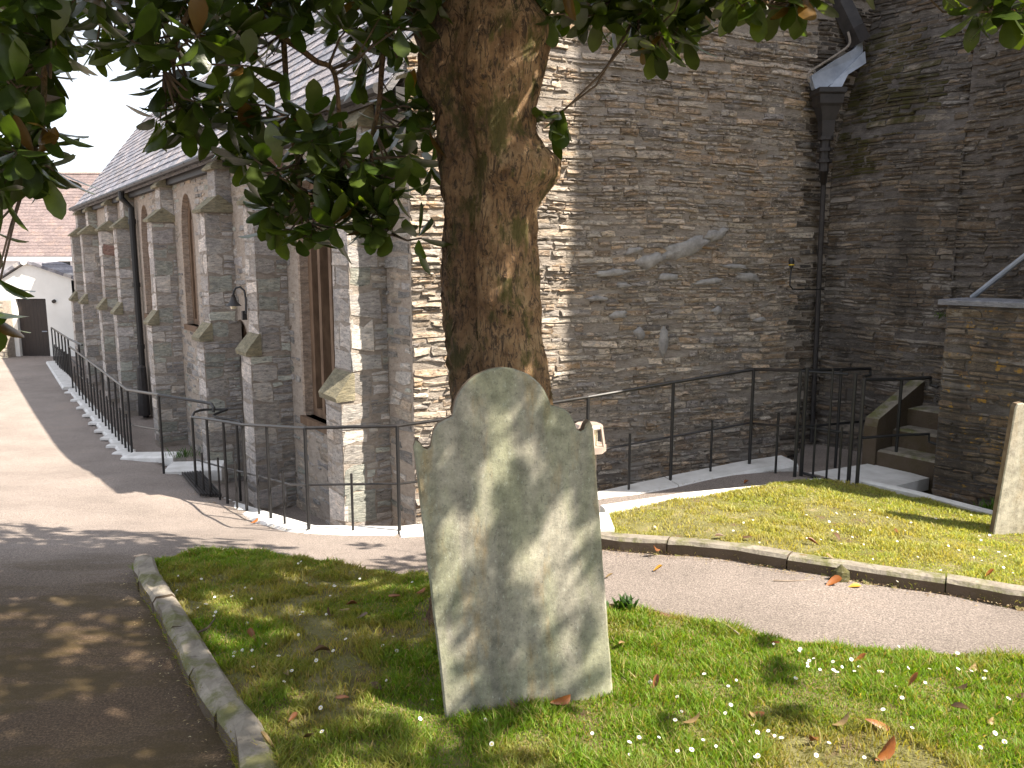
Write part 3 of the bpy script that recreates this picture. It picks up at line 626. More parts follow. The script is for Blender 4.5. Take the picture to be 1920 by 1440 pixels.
b = MB(); b.tube([o+WV*.12+UP*-1.9-NV*.2, o+WV*.12+UP*-.8-NV*.2, o+WV*.12+UP*-.75-NV*.2], [.13, .10, .04], 10); b.build('wrapped_pipe_foot', MAT['cast_iron'], dp)
# east end of the nave and its gable, seen from behind the tree only as depth
b = MB(); o = P0+NV*TE; tri = [o-WV*.0+UP*-2.4, o+WV*4.5+UP*-2.4, o+WV*4.5+UP*EAVE, o+WV*2.25+UP*(EAVE+2.7), o+UP*EAVE]; b.add(tri+[v-NV*.4 for v in tri], [(4, 3, 2, 1, 0), (5, 6, 7, 8, 9)]+[(k, (k+1) % 5, 5+(k+1) % 5, 5+k) for k in range(5)]); b.build('end_wall', MAT['harl'], church)
# swan-neck lamp on the second buttress
lm = thing('wall_lamp', P(460,600,10.6), 'small black swan-neck wall lamp with bell shade on a church buttress', 'wall lamp')
b = MB(); b.tube([P(461,588,10.55), P(461,562,10.55), P(458,545,10.55), P(450,538,10.55), P(442,540,10.55), P(438,547,10.55), P(437,554,10.55)], .014, 6); b.build('bracket', MAT['iron'], lm)
b = MB(); c_ = P(437,552,10.55); b.tube([c_, c_-UP*.05, c_-UP*.10, c_-UP*.135, c_-UP*.15], [.018, .035, .05, .085, .10], 14); b.build('lamp_shade', MAT['cast_iron'], lm, smooth=True)
b = MB(); b.tube([c_-UP*.15, c_-UP*.19], [.05, .04], 10); b.build('bulb', MAT['frost'], lm)
b = MB(); b.bevbox(P(458,600,10.6)-WN.N*.04, NV*.05, WN.N*.06, UP*.12, .008); b.build('wall_plate', MAT['iron'], lm)

# ------------------------------------------------------------------ tower on the right
tower = thing('church_tower', (Q0.x+1.2, Q0.y-1.6, -.8), 'dark tall rubble tower wall with a mossy sloping buttress at the right', 'tower')
TN = -WV
WT = Wall(Q0, MV, TN, .04)
def toff(a, z):
    if a > 1.47: return -.03
    return 0 if z < 2.81 else (-.46 if z > 4.36 else -.46*(z-2.81)/1.55)
WT.off = toff
def Lp(a, z, n_): return Q0+MV*a+UP*z+TN*n_
V = [Lp(0, -1.6, 0), Lp(1.47, -1.6, 0), Lp(1.47, 2.81, 0), Lp(0, 2.81, 0), Lp(1.47, 4.36, -.46), Lp(0, 4.36, -.46), Lp(1.47, 9, -.46), Lp(0, 9, -.46),
     Lp(0, -1.6, -1.2), Lp(0, 9, -1.2), Lp(1.47, -1.6, -1.2), Lp(1.47, 9, -1.2)]
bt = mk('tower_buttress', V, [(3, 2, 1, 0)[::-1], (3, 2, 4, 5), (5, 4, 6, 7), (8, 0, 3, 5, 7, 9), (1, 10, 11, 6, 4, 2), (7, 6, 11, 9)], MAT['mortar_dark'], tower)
def jt(z): return 4.60-.05*(z-9.3)
V = []
for z in (-1.6, 9, 12.8): 
    for (a, n_) in ((1.47, -.03), (jt(z), -.03), (jt(z), -7), (1.47, -7)): V.append(Lp(a, z, n_))
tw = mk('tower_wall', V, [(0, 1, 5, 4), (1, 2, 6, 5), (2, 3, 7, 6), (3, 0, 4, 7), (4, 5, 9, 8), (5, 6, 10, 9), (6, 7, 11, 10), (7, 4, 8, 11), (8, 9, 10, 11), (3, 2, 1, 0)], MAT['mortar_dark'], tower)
def tcb(a, z, col):
    mossy = 2.5 < z < 4.2 and a < .95-.25*nz(a*3, z*2)*2-(z < 2.9)*.3
    return (Vector(col)*.9, 1 if mossy else 0)
TS = stones(WT, 0.0, 1.47, -1.2, 6.6, (.024, .07), (2.2, 7), proud=(.002, .026), skip=.1, gap=.004, cb=tcb)
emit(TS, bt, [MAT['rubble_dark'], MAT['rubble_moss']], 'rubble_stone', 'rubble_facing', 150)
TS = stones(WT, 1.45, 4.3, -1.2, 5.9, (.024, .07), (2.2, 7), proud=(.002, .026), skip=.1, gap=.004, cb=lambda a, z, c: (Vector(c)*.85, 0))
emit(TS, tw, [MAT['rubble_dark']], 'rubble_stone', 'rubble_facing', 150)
# unseen block further right, added to cast shade across the back of the lawn
PC = Vector((4.83, 5.72, -.8)); b = MB(); b.box(PC, WV*3.6, NV*.8, UP*6.2); pw = b.build('shade_block', MAT['mortar_dark'], tower)
# hopper, pipe, lead flashing
hp = MB(); c_ = P(1553,168,8.72)
hp.tube([c_, c_-UP*.05, c_-UP*.07, c_-UP*.16, c_-UP*.19, c_-UP*.33, c_-UP*.50], [.21, .21, .185, .175, .15, .10, .085], 4, square=True)
ho = hp.build('hopper_head', MAT['cast_iron'], tower)
b = MB(); b.tube([c_-UP*.5, c_-UP*.85, c_-UP*1.0+WV*.16+NV*.1, c_-UP*4.0+WV*.30+NV*.15], [.055, .055, .03, .03], 10); pi_ = b.build('rainwater_pipe', MAT['cast_iron'], tower)
for zz in (.5, .62, .74): b = MB(); b.tube([c_-UP*zz, c_-UP*(zz+.035)], .085, 10); b.build('pipe_ring', MAT['cast_iron'], pi_)
b = MB(); pl = [P(1618,60,8.95), P(1604,90,8.9), P(1560,116,8.8), P(1521,142,8.7), P(1528,166,8.7), P(1545,168,8.72), P(1575,144,8.8), P(1618,104,8.95)]
b.add(pl+[v+Vector((0, .10, 0)) for v in pl], [tuple(range(8))]+[(k, 8+k, 8+(k+1) % 8, (k+1) % 8) for k in range(8)]); b.build('lead_flashing', MAT['lead'], tower)
b = MB(); pl = [P(1622,96,8.88), P(1584,134,8.78), P(1550,168,8.68), P(1576,168,8.68), P(1590,140,8.76), P(1624,118,8.86)]
b.add(pl+[v+Vector((0, .05, 0)) for v in pl], [tuple(range(6))]+[(k, 6+k, 6+(k+1) % 6, (k+1) % 6) for k in range(6)]); b.build('lead_flashing', MAT['lead'], tower)
b = MB(); b.tube([P(1556,-60,8.95), P(1578,10,8.95), P(1600,55,8.95), P(1612,80,8.98)], .13, 6); b.build('valley_gutter', MAT['cast_iron'], tower)
b = MB(); pts = catmull([P(1590,60,8.86), P(1592,84,8.84), P(1560,108,8.76), P(1518,136,8.66), P(1518,154,8.66)], 5); b.tube(pts, .014, 6); b.build('mortar_fillet', MAT['mortar'], tower)
cabl = MB(); cabl.tube([P(1484,500,8.75), P(1482,520,8.7), P(1481,535,8.7), P(1486,542,8.75), P(1545,543,9.1)], .008, 5)
sen = thing('cable_gland', P(1482,545,8.75), 'small black lamp fitting and cable clipped to the gable wall near its corner', 'fitting'); cabl.build('cable', MAT['iron'], sen)
b = MB(); b.tube([P(1484,484,8.72), P(1484,490,8.72), P(1484,502,8.72)], [.02, .035, .022], 8); b.build('fitting_body', MAT['iron'], sen)
b = MB(); b.tube([P(1484,496,8.72), P(1484,498,8.72)], .031, 8); b.build('yellow_band', plain_mat('yellow_plastic', [(.3, (.6, .4, .03)), (.7, (.65, .45, .04))], 5, .5, 0), sen)

# ------------------------------------------------------------------ stair wall, steps, landing
F0 = Vector((3.93, 7.24, 0)); sw = thing('stair_wall', F0+MV*.6+UP*-.8, 'lichen-spotted rubble side wall of the tower steps with slate coping', 'wall')
b = MB(); b.box(F0+UP*-1.6, MV*1.6, WV*.4, UP*(1.20+1.6)); swb = b.build('wall_core', MAT['mortar_dark'], sw)
WW = Wall(F0, MV, TN, .02); ss = stones(WW, 0, 1.55, -1.1, 1.19, (.028, .075), (2.2, 7), proud=(.004, .028), skip=.05)
WE = Wall(F0, WV, NV, .01); ss += stones(WE, 0, .4, -1.1, 1.19, (.04, .09), (2, 4), proud=(.002, .01), skip=.02)
emit(ss, swb, MAT['rubble_lichen'], 'rubble_stone', 'rubble_facing', 180)
for k, (a, L) in enumerate(((-.06, .72), (.66, .95))):
    b = MB(); b.bevbox(F0+MV*a-WV*.06+UP*(1.205-.012*k), MV*L, WV*.52, UP*.05, .01, (.3, .31, .33), jit=.004); b.build('coping_slab', MAT['slate'], sw, col=True)
st = thing('stone_steps', P(1660,870,8.1), 'flight of worn stone steps behind the side wall at the tower foot', 'steps')
B0 = P(1640,877,8.19)
for k in range(3):
    b = MB(); b.bevbox(B0+WV*(.27*k+.02)+UP*(-.3), MV*1.0, WV*(1.25-.27*k), UP*(.3+.19*(k+1)), .02, jit=.004); b.build('step', MAT['concrete'] if 0 else MAT['kerbstone'], st)
V = []
for dn in (0, .14):
    for (a, z) in ((0, -.6), (.95, -.6), (.95, .36), (.02, .0), (0, -.08)): V.append(B0+WV*a+NV*(dn+.005)+UP*z-UP*B0.z*1.0*0+UP*(0)-UP*B0.z)
V = [v for v in V]
mk('stair_string', V, [tuple(range(5))[::-1], tuple(range(5, 10))]+[(k, (k+1) % 5, 5+(k+1) % 5, 5+k) for k in range(5)], MAT['kerbstone'], st)
ld = [P(1497,894,7.85), P(1640,874,8.3), P(1742,903,7.72), P(1672,921,7.42), P(1606,923,7.36)]
for q in ld: q.z = -.475
tag(mk('landing_slab', ld+[q-UP*.12 for q in ld], [tuple(range(5))[::-1], tuple(range(5, 10))]+[(k, (k+1) % 5, 5+(k+1) % 5, 5+k) for k in range(5)], MAT['concrete']), 'pale concrete landing slab behind the black gate', 'slab')
hr = MB(); hr.tube([P(1822,558,7.55), P(1925,477,7.15)], .025, 8); tag(hr.build('handrail', MAT['lead'], None), 'grey tubular handrail climbing behind the slate coping', 'handrail')
# ------------------------------------------------------------------ railings
def post(px, pyb, d, pyt, root, name='post', r=.0165, cap=True):
    a = P(px, pyb, d); h = (pyb-pyt)*d/F/CP*1.0; b = MB(); b.tube([a-UP*.05, a+UP*h], r, 8); o = b.build(name, MAT['iron'], root, smooth=False); return a+UP*h
def rail(pts, root, name='handrail', r=.014, mat='iron', flat_=False):
    b = MB(); b.tube(pts, r, 8); return b.build(name, MAT[mat], root)
r1 = thing('railing', P(660,992,7.3), 'long black iron railing on the concrete plinth in front of the church gable', 'railing')
FP = [(369,926,9.83,781), (396,935,9.45,784), (427,946,9.08,789), (463,958,8.74,795), (508,972,8.14,797), (579,991,7.45,801), (749,994,7.27,797), (915,977,7.45,774), (1100,934,7.6,744), (1257,899,7.83,717), (1405,869,8.05,693), (1490,891,7.55,695)]
tops = [post(x, yb, d, yt, r1) for x, yb, d, yt in FP]
PK = [(383,930,9.6,848), (413,940,9.25,857), (445,953,8.85,864), (486,965,8.45,873), (534,982,7.8,883), (662,993,7.35,886), (835,986,7.35,868), (1000,958,7.5,845), (1179,915,7.7,812), (1332,884,7.95,787), (1454,886,7.8,773)]
for x, yb, d, yt in PK: post(x, yb, d, yt, r1, 'picket', .012)
hk = [tops[0]+Vector((.25, .5, 0)), tops[0]+Vector((-.02, .42, .01)), tops[0]+Vector((-.07, .2, .01))]
rail(catmull(hk, 4)[:-1]+dens([tuple(t) for t in tops], 5), r1, r=.016, mat='rail_worn')
mids = [(366,861,9.85), (396,870,9.45), (427,879,9.08), (463,887,8.74), (508,899,8.14), (546,909,7.8), (579,909,7.45), (749,907,7.27), (915,888,7.45), (1100,848,7.6), (1257,819,7.83), (1405,793,8.05), (1490,801,7.55)]
rail([P(*q) for q in mids], r1, 'mid_rail', .011, 'rail_worn')
r2 = thing('railing', P(451,930,9.6), 'short black handrail behind the plinth railing with a curled end', 'railing')
t_ = post(451, 932, 9.7, 796, r2); rail(catmull([hk[0], P(400,780,10.0), P(440,788,9.8), P(450,792,9.7), P(453,800,9.65)], 4), r2, r=.016)
r3 = thing('railing', P(248,856,12.4), 'long black railing with close posts along the sunken left side of the path', 'railing')
n3 = 9; T3 = []; M3 = []
for k in range(n3+1):
    f = k/n3; d = 1/((1-f)/19.3+f/12.4); x = 137+(248-137)*f; yb = 729+(856-729)*f; yt = 650+(731-650)*f
    T3.append(post(x, yb, d, yt, r3, 'post', .0185)); M3.append(P(x, yb-(yb-yt)*.47, d))
    if k < n3:
        f = (k+.5)/n3; d = 1/((1-f)/19.3+f/12.4); x = 137+111*f; yb = 729+127*f; yt = 650+81*f; post(x, yb, d, yb-(yb-yt)*.6, r3, 'picket', .015)
E3 = post(307, 881, 10.6, 740, r3); E4 = P(387, 755, 10.1)
rail(T3+[E3, E4, P(396,757,10.05), P(401,765,10.0), P(400,773,10.0)], r3, r=.02, mat='rail_worn'); rail(M3+[P(300,806,10.65)], r3, 'mid_rail', .014, 'rail_worn')
r4 = thing('railing', P(115,700,22), 'farthest black railing section beside the white outbuilding door', 'railing')
T4 = []; M4 = []
for k in range(6):
    f = k/5; d = 1/((1-f)/24+f/19.6); x = 102+31*f; yb = 679+24*f; yt = 615+20*f; T4.append(post(x, yb, d, yt, r4, 'post', .02)); M4.append(P(x, yb-(yb-yt)*.45, d))
    if k < 5: f = (k+.5)/5; d = 1/((1-f)/24+f/19.6); x = 102+31*f; yb = 679+24*f; yt = 615+20*f; post(x, yb, d, yb-(yb-yt)*.55, r4, 'picket', .016)
rail(T4+[P(154,647,18.5)], r4, r=.022, mat='rail_worn'); rail(M4+[P(154,692,18.5)], r4, 'mid_rail', .016); post(155, 735, 18.5, 647, r4, 'post', .02)
pl4 = thing('concrete_plinth', P(186,790,15.6), 'low concrete edge with a row of pads under the left path railing', 'plinth')
ribbon(dens([tuple(p+UP*.06) for p in (RA[0], RA[1])], .6), .10, .22, 0, 'plinth_section', MAT['concrete'], pl4)
ribbon(dens([tuple(p+UP*.02) for p in (RA[1], RA[2], RA[3])], .6), .10, .12, 0, 'plinth_section', MAT['concrete'], pl4)
for k in range(9):
    f = (k+.4)/9; d = 1/((1-f)/19.3+f/12.4); q = P(137+111*f, 729+127*f, d); b = MB(); b.bevbox(q-Vector((.20, .13, .03)), Vector((.26, 0, 0)), Vector((0, .26, 0)), UP*.05, .015); b.build('pad', MAT['concrete'], pl4)
b = MB(); q = P(238,862,12.1); b.bevbox(q+Vector((-.1, 0, -.45)), P(325,868,11.6)-P(238,862,12.1)+Vector((.1, 0, .05)), Vector((.05, .32, 0)), UP*.50, .03); b.build('end_block', MAT['concrete'], pl4)
b = MB(); q = P(305,884,10.7); b.bevbox(q-UP*.15, Vector((.75, .1, 0)), Vector((-.1, .5, 0)), UP*.16, .02); tag(b.build('doorstep', MAT['concrete'], None), 'grey concrete slab at the foot of the lone rail post by the drain', 'slab')
dg = thing('drain_grate', P(372,915,9.9), 'dark slatted drain grate behind the left end of the plinth', 'grate')
ga, gb = P(340,893,10.6)+UP*.03, P(378,890,10.7)+UP*.03; gc, gd = P(374,935,9.35)+UP*.03, P(418,935,9.4)+UP*.03
for k in range(8):
    f = (k+.2)/8; a = ga.lerp(gb, f); c_ = gc.lerp(gd, f); b = MB(); b.box(a, c_-a, (gb-ga)*.06, UP*.03); b.build('slat', MAT['cast_iron'], dg)
b = MB(); b.box(ga-UP*.06, gc-ga, gb-ga, UP*.03); b.build('grate_tray', MAT['cast_iron'], dg)
# gate and the short railing to the stair wall
gt_ = thing('gate', P(1548,905,7.45), 'black iron gate at the top of the ramp, standing shut', 'gate')
a0 = post(1502, 888, 7.6, 690, gt_, 'gate_stile', .019); a1 = post(1590, 915, 7.33, 700, gt_, 'gate_stile', .019)
for x, yb, yt, d in ((1524,893,797,7.53), (1549,900,692,7.46), (1572,907,800,7.4)): post(x, yb, d, yt, gt_, 'gate_bar', .011)
rail([P(1502,886,7.6), P(1590,912,7.33)], gt_, 'bottom_rail', .013); rail([P(1502,696,7.6), P(1590,702,7.33)], gt_, 'top_rail', .013); rail([P(1502,800,7.6), P(1590,812,7.33)], gt_, 'mid_rail', .011)
b = MB(); b.bevbox(P(1588,750,7.33), Vector((.06, 0, 0)), Vector((0, .05, 0)), UP*.10, .006); b.build('latch', MAT['cast_iron'], gt_)
r5 = thing('railing', P(1612,917,7.25), 'short black railing fixed to the stair side wall beside the gate', 'railing')
p1 = post(1606, 918, 7.25, 712, r5, 'post', .018); pe = P(1745,708,7.5); rail([p1, P(1682,711,7.4), pe, P(1745,722,7.5), P(1758,726,7.45)], r5, r=.016)
rail([P(1608,822,7.25), P(1682,816,7.4), P(1742,814,7.5), P(1742,828,7.5), P(1757,834,7.45)], r5, 'mid_rail', .013); post(1681, 838, 7.9, 711, r5, 'post', .016)
r6 = thing('railing', P(1566,810,8.6), 'black handrail with hooked end beyond the gate at the steps', 'railing')
rail([P(1500,695,8.2), P(1565,693,8.4), P(1632,691,8.6), P(1632,703,8.6), P(1622,705,8.6)], r6, r=.016); rail([P(1500,801,8.2), P(1630,789,8.6)], r6, 'mid_rail', .014); post(1565, 890, 8.4, 693, r6, 'post', .016)

# ------------------------------------------------------------------ bollard lamp behind the headstone
bl = thing('bollard_light', P(1105,985,6.3), 'weathered beige bollard lamp with slatted head behind the headstone', 'lamp')
bd = 6.3; c_ = P(1096,985,bd); top = 1.6+bd*(-SP+(720-840)/F*CP)
b = MB(); b.tube([c_-UP*.1, Vector((c_.x, c_.y, top))], .085, 16); b.build('column', MAT['lampbody'], bl, smooth=True)
hc = Vector((c_.x+.015, c_.y, top)); b = MB(); b.tube([hc-UP*.0, hc+UP*.05], .145, 8); b.build('lower_ring', MAT['lampbody'], bl)
b = MB(); b.tube([hc+UP*.19, hc+UP*.215], [.12, .10], 8); b.build('lamp_cap', MAT['lampbody'], bl)
b = MB(); b.tube([hc+UP*.05, hc+UP*.19], .075, 14); b.build('lamp_glass', MAT['frost'], bl, smooth=True)
for k in range(8):
    a = k*math.pi/4+.25; b = MB(); b.tube([hc+Vector((math.cos(a)*.135, math.sin(a)*.135, .05)), hc+Vector((math.cos(a)*.11, math.sin(a)*.11, .2))], .010, 4); b.build('slat', MAT['lampbody'], bl)
b = MB(); q = P(1120,985,6.3); b.bevbox(Vector((q.x-.25, q.y-.2, q.z-.3)), Vector((.36, 0, 0)), Vector((0, .36, 0)), UP*.36, .02); b.build('footing', MAT['concrete'], bl)

# ------------------------------------------------------------------ headstones
def headstone(name, pts, th, mat, emat, M, label, bev=.008):
    n_ = len(pts); cxm = sum(p[0] for p in pts)/n_; czm = sum(p[1] for p in pts)/n_; V = []
    def inset(d): 
        o = []
        for i in range(n_):
            a, b_, c_ = Vector(pts[i-1]), Vector(pts[i]), Vector(pts[(i+1) % n_]); e1 = (b_-a).normalized(); e2 = (c_-b_).normalized(); nn = Vector((-(e1.y+e2.y), e1.x+e2.x)); nn.normalize(); o.append(b_+nn*d)
        return o
    i1 = inset(bev); ring = [[(p.x, 0, p.y) for p in i1], [(p[0], bev, p[1]) for p in pts], [(p[0], th-bev, p[1]) for p in pts], [(p.x, th, p.y) for p in i1]]
    for r_ in ring: V += [M@Vector(q) for q in r_]
    Fc = [tuple(range(n_)), tuple(range(3*n_, 4*n_))[::-1]]; mi = [0, 0]
    for k in range(3):
        for i in range(n_): j = (i+1) % n_; Fc.append((k*n_+i, (k+1)*n_+i, (k+1)*n_+j, k*n_+j)); mi.append(1 if k == 1 else 0)
    o = mk(name, V, Fc, [mat, emat], None, midx=mi); return tag(o, label, 'headstone', None)
def arc(cx_, cy_, r, a0_, a1_, n_): return [(cx_+r*math.cos(math.radians(a0_+(a1_-a0_)*k/n_)), cy_+r*math.sin(math.radians(a0_+(a1_-a0_)*k/n_))) for k in range(n_+1)]
# main stone, local x right, z up, base z=0, slight lean to the left
hw = .372
out = [(-hw+.02, -.25), (hw-.02, -.25)]+[(hw-.02+.02*k/14+random.uniform(-.0018, .0012), -.25+1.39*k/14) for k in range(1, 14)]+[(hw, 1.14), (hw-.012, 1.165)]
prof = [(hw-.028, 1.150), (hw-.040, 1.128), (hw-.054, 1.122), (hw-.068, 1.132), (hw-.076, 1.160), (hw-.088, 1.195), (hw-.108, 1.220), (hw-.138, 1.234)]
out += prof+[(.216, 1.240)]+arc(0, 1.235-.02, .206, 8, 172, 18)[0:]+[(-.216, 1.240)]+[(-x, z) for x, z in prof[::-1]]+[(-hw+.012, 1.165), (-hw, 1.14)]+[(-hw+.02*k/14+random.uniform(-.0015, .002), 1.14-1.39*k/14) for k in range(1, 14)]
out = [(x+random.uniform(-.0012, .0012), z+random.uniform(-.0012, .0012)) for x, z in out]
bl_, br_ = P(838,1352,3.28), P(1153,1308,3.42)
lean = math.radians(4.6)
Mh = Matrix.Translation(bl_)@Matrix.Rotation(math.radians(9.0), 4, 'Z')@Matrix.Rotation(math.radians(-6), 4, 'X')@Matrix.Rotation(-lean, 4, 'Y')@Matrix.Translation((hw-.02, 0, 0))
headstone('headstone', out, .078, MAT['headstone'], MAT['edge_brown'], Mh, 'tall leaning grey-green headstone with arched shoulders in front of the tree trunk')
hw2 = .36
prof2 = [(hw2, 1.02), (hw2-.01, 1.05), (hw2-.05, 1.06), (hw2-.075, 1.04), (hw2-.095, 1.05), (hw2-.11, 1.08), (hw2-.14, 1.095), (hw2-.16, 1.12), (hw2-.175, 1.2)]
out2 = [(-hw2+.01, -.25), (hw2-.01, -.25)]+prof2+arc(0, 1.14, .16, 40, 140, 10)+[(-x, z) for x, z in prof2[::-1]]
b2 = P(1850,1018,5.9)
M2 = Matrix.Translation(b2)@Matrix.Rotation(math.radians(-4), 4, 'Z')@Matrix.Rotation(math.radians(4.5), 4, 'Y')@Matrix.Translation((hw2+.03, 0, 0))
headstone('headstone', out2, .07, MAT['headstone_pale'], MAT['edge_brown'], M2, 'pale headstone cut by the right edge on the raised lawn')

# ------------------------------------------------------------------ outbuilding, house and wall at the far left
ZC = 25.6
ob = thing('outbuilding', P(70,679,ZC), 'small white rendered outbuilding with a gabled slate-edged roof at the path end', 'outbuilding')
WO = Wall(Vector((P(70,679,ZC).x, P(70,679,ZC).y, 0)), (1, 0, 0), (0, -1, 0)); gz0 = P(70,679,ZC).z
ap = P(66,494,ZC).z; el_ = P(10,528,ZC).z; er_ = P(140,525,ZC).z; k_ = ZC/F
xl, xr = (10-70)*k_, (158-70)*k_
flat(WO, [(xl, gz0-.4), (xr, gz0-.4), (xr, er_), (-.07, ap), (xl, el_)], [[(-.52, gz0-.02), (.44, gz0-.02), (.44, gz0+2.02), (-.52, gz0+2.02)][::-1]], 'wall', MAT['render'], ob, 0, .3)
b = MB(); b.box((WO.O.x+xr, WO.O.y, gz0-.4), (0, 3, 0), (-.2, 0, 0), UP*(er_-gz0+.4)); b.build('side_wall', MAT['render'], ob)
dr = thing_d = None
for k in range(8):
    b = MB(); b.bevbox((WO.O.x-.50+k*.1162, WO.O.y+.10, gz0+.0), (.113, 0, 0), (0, .05, 0), UP*2.0, .006); o = b.build('door_plank', MAT['door'], ob)
b = MB(); b.box((WO.O.x-.52, WO.O.y+.14, gz0-.02), (.96, 0, 0), (0, .03, 0), UP*2.04); dd = b.build('door', MAT['door'], ob)
b = MB(); b.tube([(WO.O.x+.22, WO.O.y+.04, gz0+.98), (WO.O.x+.38, WO.O.y+.04, gz0+.98)], .018, 6); b.build('door_handle', MAT['lead'], dd)
b = MB(); b.tube([(WO.O.x+.72, WO.O.y-.0, gz0+1.95), (WO.O.x+.72, WO.O.y-.07, gz0+1.93)], .055, 10); b.build('alarm_bell', MAT['cast_iron'], ob)
for (xa, za, xb, zb) in ((xl-.12, el_-.04, -.07, ap+.03), (-.07, ap+.03, xr+.1, er_-.04)):
    nn = 7; d_ = Vector((xb-xa, 0, zb-za))
    for k in range(nn):
        p_ = Vector((WO.O.x+xa, WO.O.y-.12, za))+d_*(k/nn); nrm = Vector((-d_.z, 0, d_.x)).normalized(); b = MB(); b.bevbox(p_+nrm*random.uniform(0, .02), d_/nn*.97, Vector((0, 1.6, 0)), nrm*.10, .01, Vector(random.choice([(.3, .3, .32), (.5, .48, .45), (.2, .2, .22)]))); b.build('roof_slate', MAT['slate'], ob, col=True)
b = MB(); b.tube([Vector((WO.O.x-.07, WO.O.y-.14, ap+.06)), Vector((WO.O.x-.07, WO.O.y+1.4, ap+.06))], .11, 8); b.build('ridge_cap', MAT['render'], ob)
hs = thing('house', P(0,520,34), 'white house with a broad pinkish tiled roof beyond the outbuilding', 'house')
ha, hb_ = P(-420,500,34), P(330,500,34); ez = P(100,482,34).z; rz = P(100,330,38).z
hx0, hx1, hy = ha.x, hb_.x, P(100,482,34).y; ry = P(100,330,38).y; dsl = Vector((0, ry-hy, rz-ez))
b = MB(); b.box((hx0, hy-.3, ez-.02), (hx1-hx0, 0, 0), dsl, Vector((0, -dsl.z, dsl.y)).normalized()*.04, (.3, .2, .18)); rfh = b.build('roof', MAT['tile'], hs, col=True)
b = MB(); nrow = 26; dn = Vector((0, -dsl.z, dsl.y)).normalized()
for r_ in range(nrow):
    x = hx0+(r_ % 2)*.1
    while x < hx1-.3:
        lf = random.uniform(0, .006); o = Vector((x, hy-.3, ez))+dsl*(r_/nrow)+dn*(.045+lf); col = Vector((.215, .175, .168))*random.uniform(.88, 1.1)
        if random.random() < .004: col = Vector((.42, .27, .18))
        b.box(o, Vector((.325, 0, 0)), dsl/nrow*1.12-dn*.012, dn*.02, col); x += .33
o = b.build('roof_tiles', MAT['tile'], rfh, col=True); o['kind'] = 'stuff'
b = MB(); b.tube([(hx0, hy-.3+dsl.y, ez+dsl.z+.08), (hx1, hy-.3+dsl.y, ez+dsl.z+.08)], .10, 6, (.4, .33, .3)); b.build('ridge_tiles', MAT['tile'], hs, col=True)
b = MB(); b.box((hx0, hy-.42, ez-.16), (hx1-hx0, 0, 0), (0, .14, 0), UP*.17); b.build('gutter', MAT['white_paint'], hs)
b = MB(); b.box((hx0, hy-.0, ez-4), (hx1-hx0, 0, 0), (0, .3, 0), UP*3.95); b.build('wall', MAT['white_paint'], hs)
wx = P(110,505,34); b = MB(); b.box((wx.x-.75, hy-.05, ez-1.3), (1.3, 0, 0), (0, .1, 0), UP*1.15); wf = b.build('window', MAT['white_paint'], hs)
for k in range(3): b = MB(); b.box((wx.x-.70+k*.42, hy-.06, ez-1.25), (.36, 0, 0), (0, .02, 0), UP*1.05); b.build('window_pane', MAT['glass'], wf)
fw = thing('rubble_wall', P(0,682,25), 'sunlit rubble garden wall at the left edge beside the outbuilding', 'wall')
q = P(0,682,25); b = MB(); b.box((q.x-3, q.y+.2, q.z-.4), (3.15, 0, 0), (0, .4, 0), UP*2.35); c2 = b.build('wall_core', MAT['mortar'], fw)
emit(stones(Wall((q.x-3, q.y+.2, 0), (1, 0, 0), (0, -1, 0)), 0, 3.15, q.z-.1, q.z+1.95, (.1, .2), (1.2, 3), pal=[(.45, .38, .28), (.5, .42, .3), (.36, .31, .25)]), c2, MAT['ashlar'], 'wall_stone', 'wall_facing', 20)
# ------------------------------------------------------------------ magnolia
TD = 4.3; TB = P(925,1180,TD); TB.z = gz(TB.x, TB.y)
tree = thing('magnolia_tree', TB, 'evergreen magnolia with twin-stemmed scaly trunk rising behind the leaning headstone', 'tree')
LR = [(1210,775,1165), (1150,800,1125), (1080,822,1085), (1000,836,1060), (850,845,1045), (760,849,1037), (700,850,1034), (640,843,1024), (600,839,1018), (560,838,1015), (500,834,1012), (440,836,1006), (400,837,1010), (372,836,1028), (345,834,1046), (318,832,1044), (295,829,1022), (270,827,1006), (240,822,1006), (215,808,1010), (190,797,1016), (150,799,1024), (125,806,1031), (100,814,1030), (80,822,1015), (60,829,1005), (20,832,1003), (-40,835,1002), (-140,835,1002), (-300,838,1000)]
NA = 150; rings = []; zs_ = []
for (py, l, r_) in LR:
    a = P(l, py, TD); b_ = P(r_, py, TD); zs_.append((a.z, a.x, b_.x))
zs_.sort(); zz = np.arange(TB.z-.2, 4.4, .016); ls = np.interp(zz, [q[0] for q in zs_], [q[1] for q in zs_]); rs = np.interp(zz, [q[0] for q in zs_], [q[2] for q in zs_])
V = []; COL = []
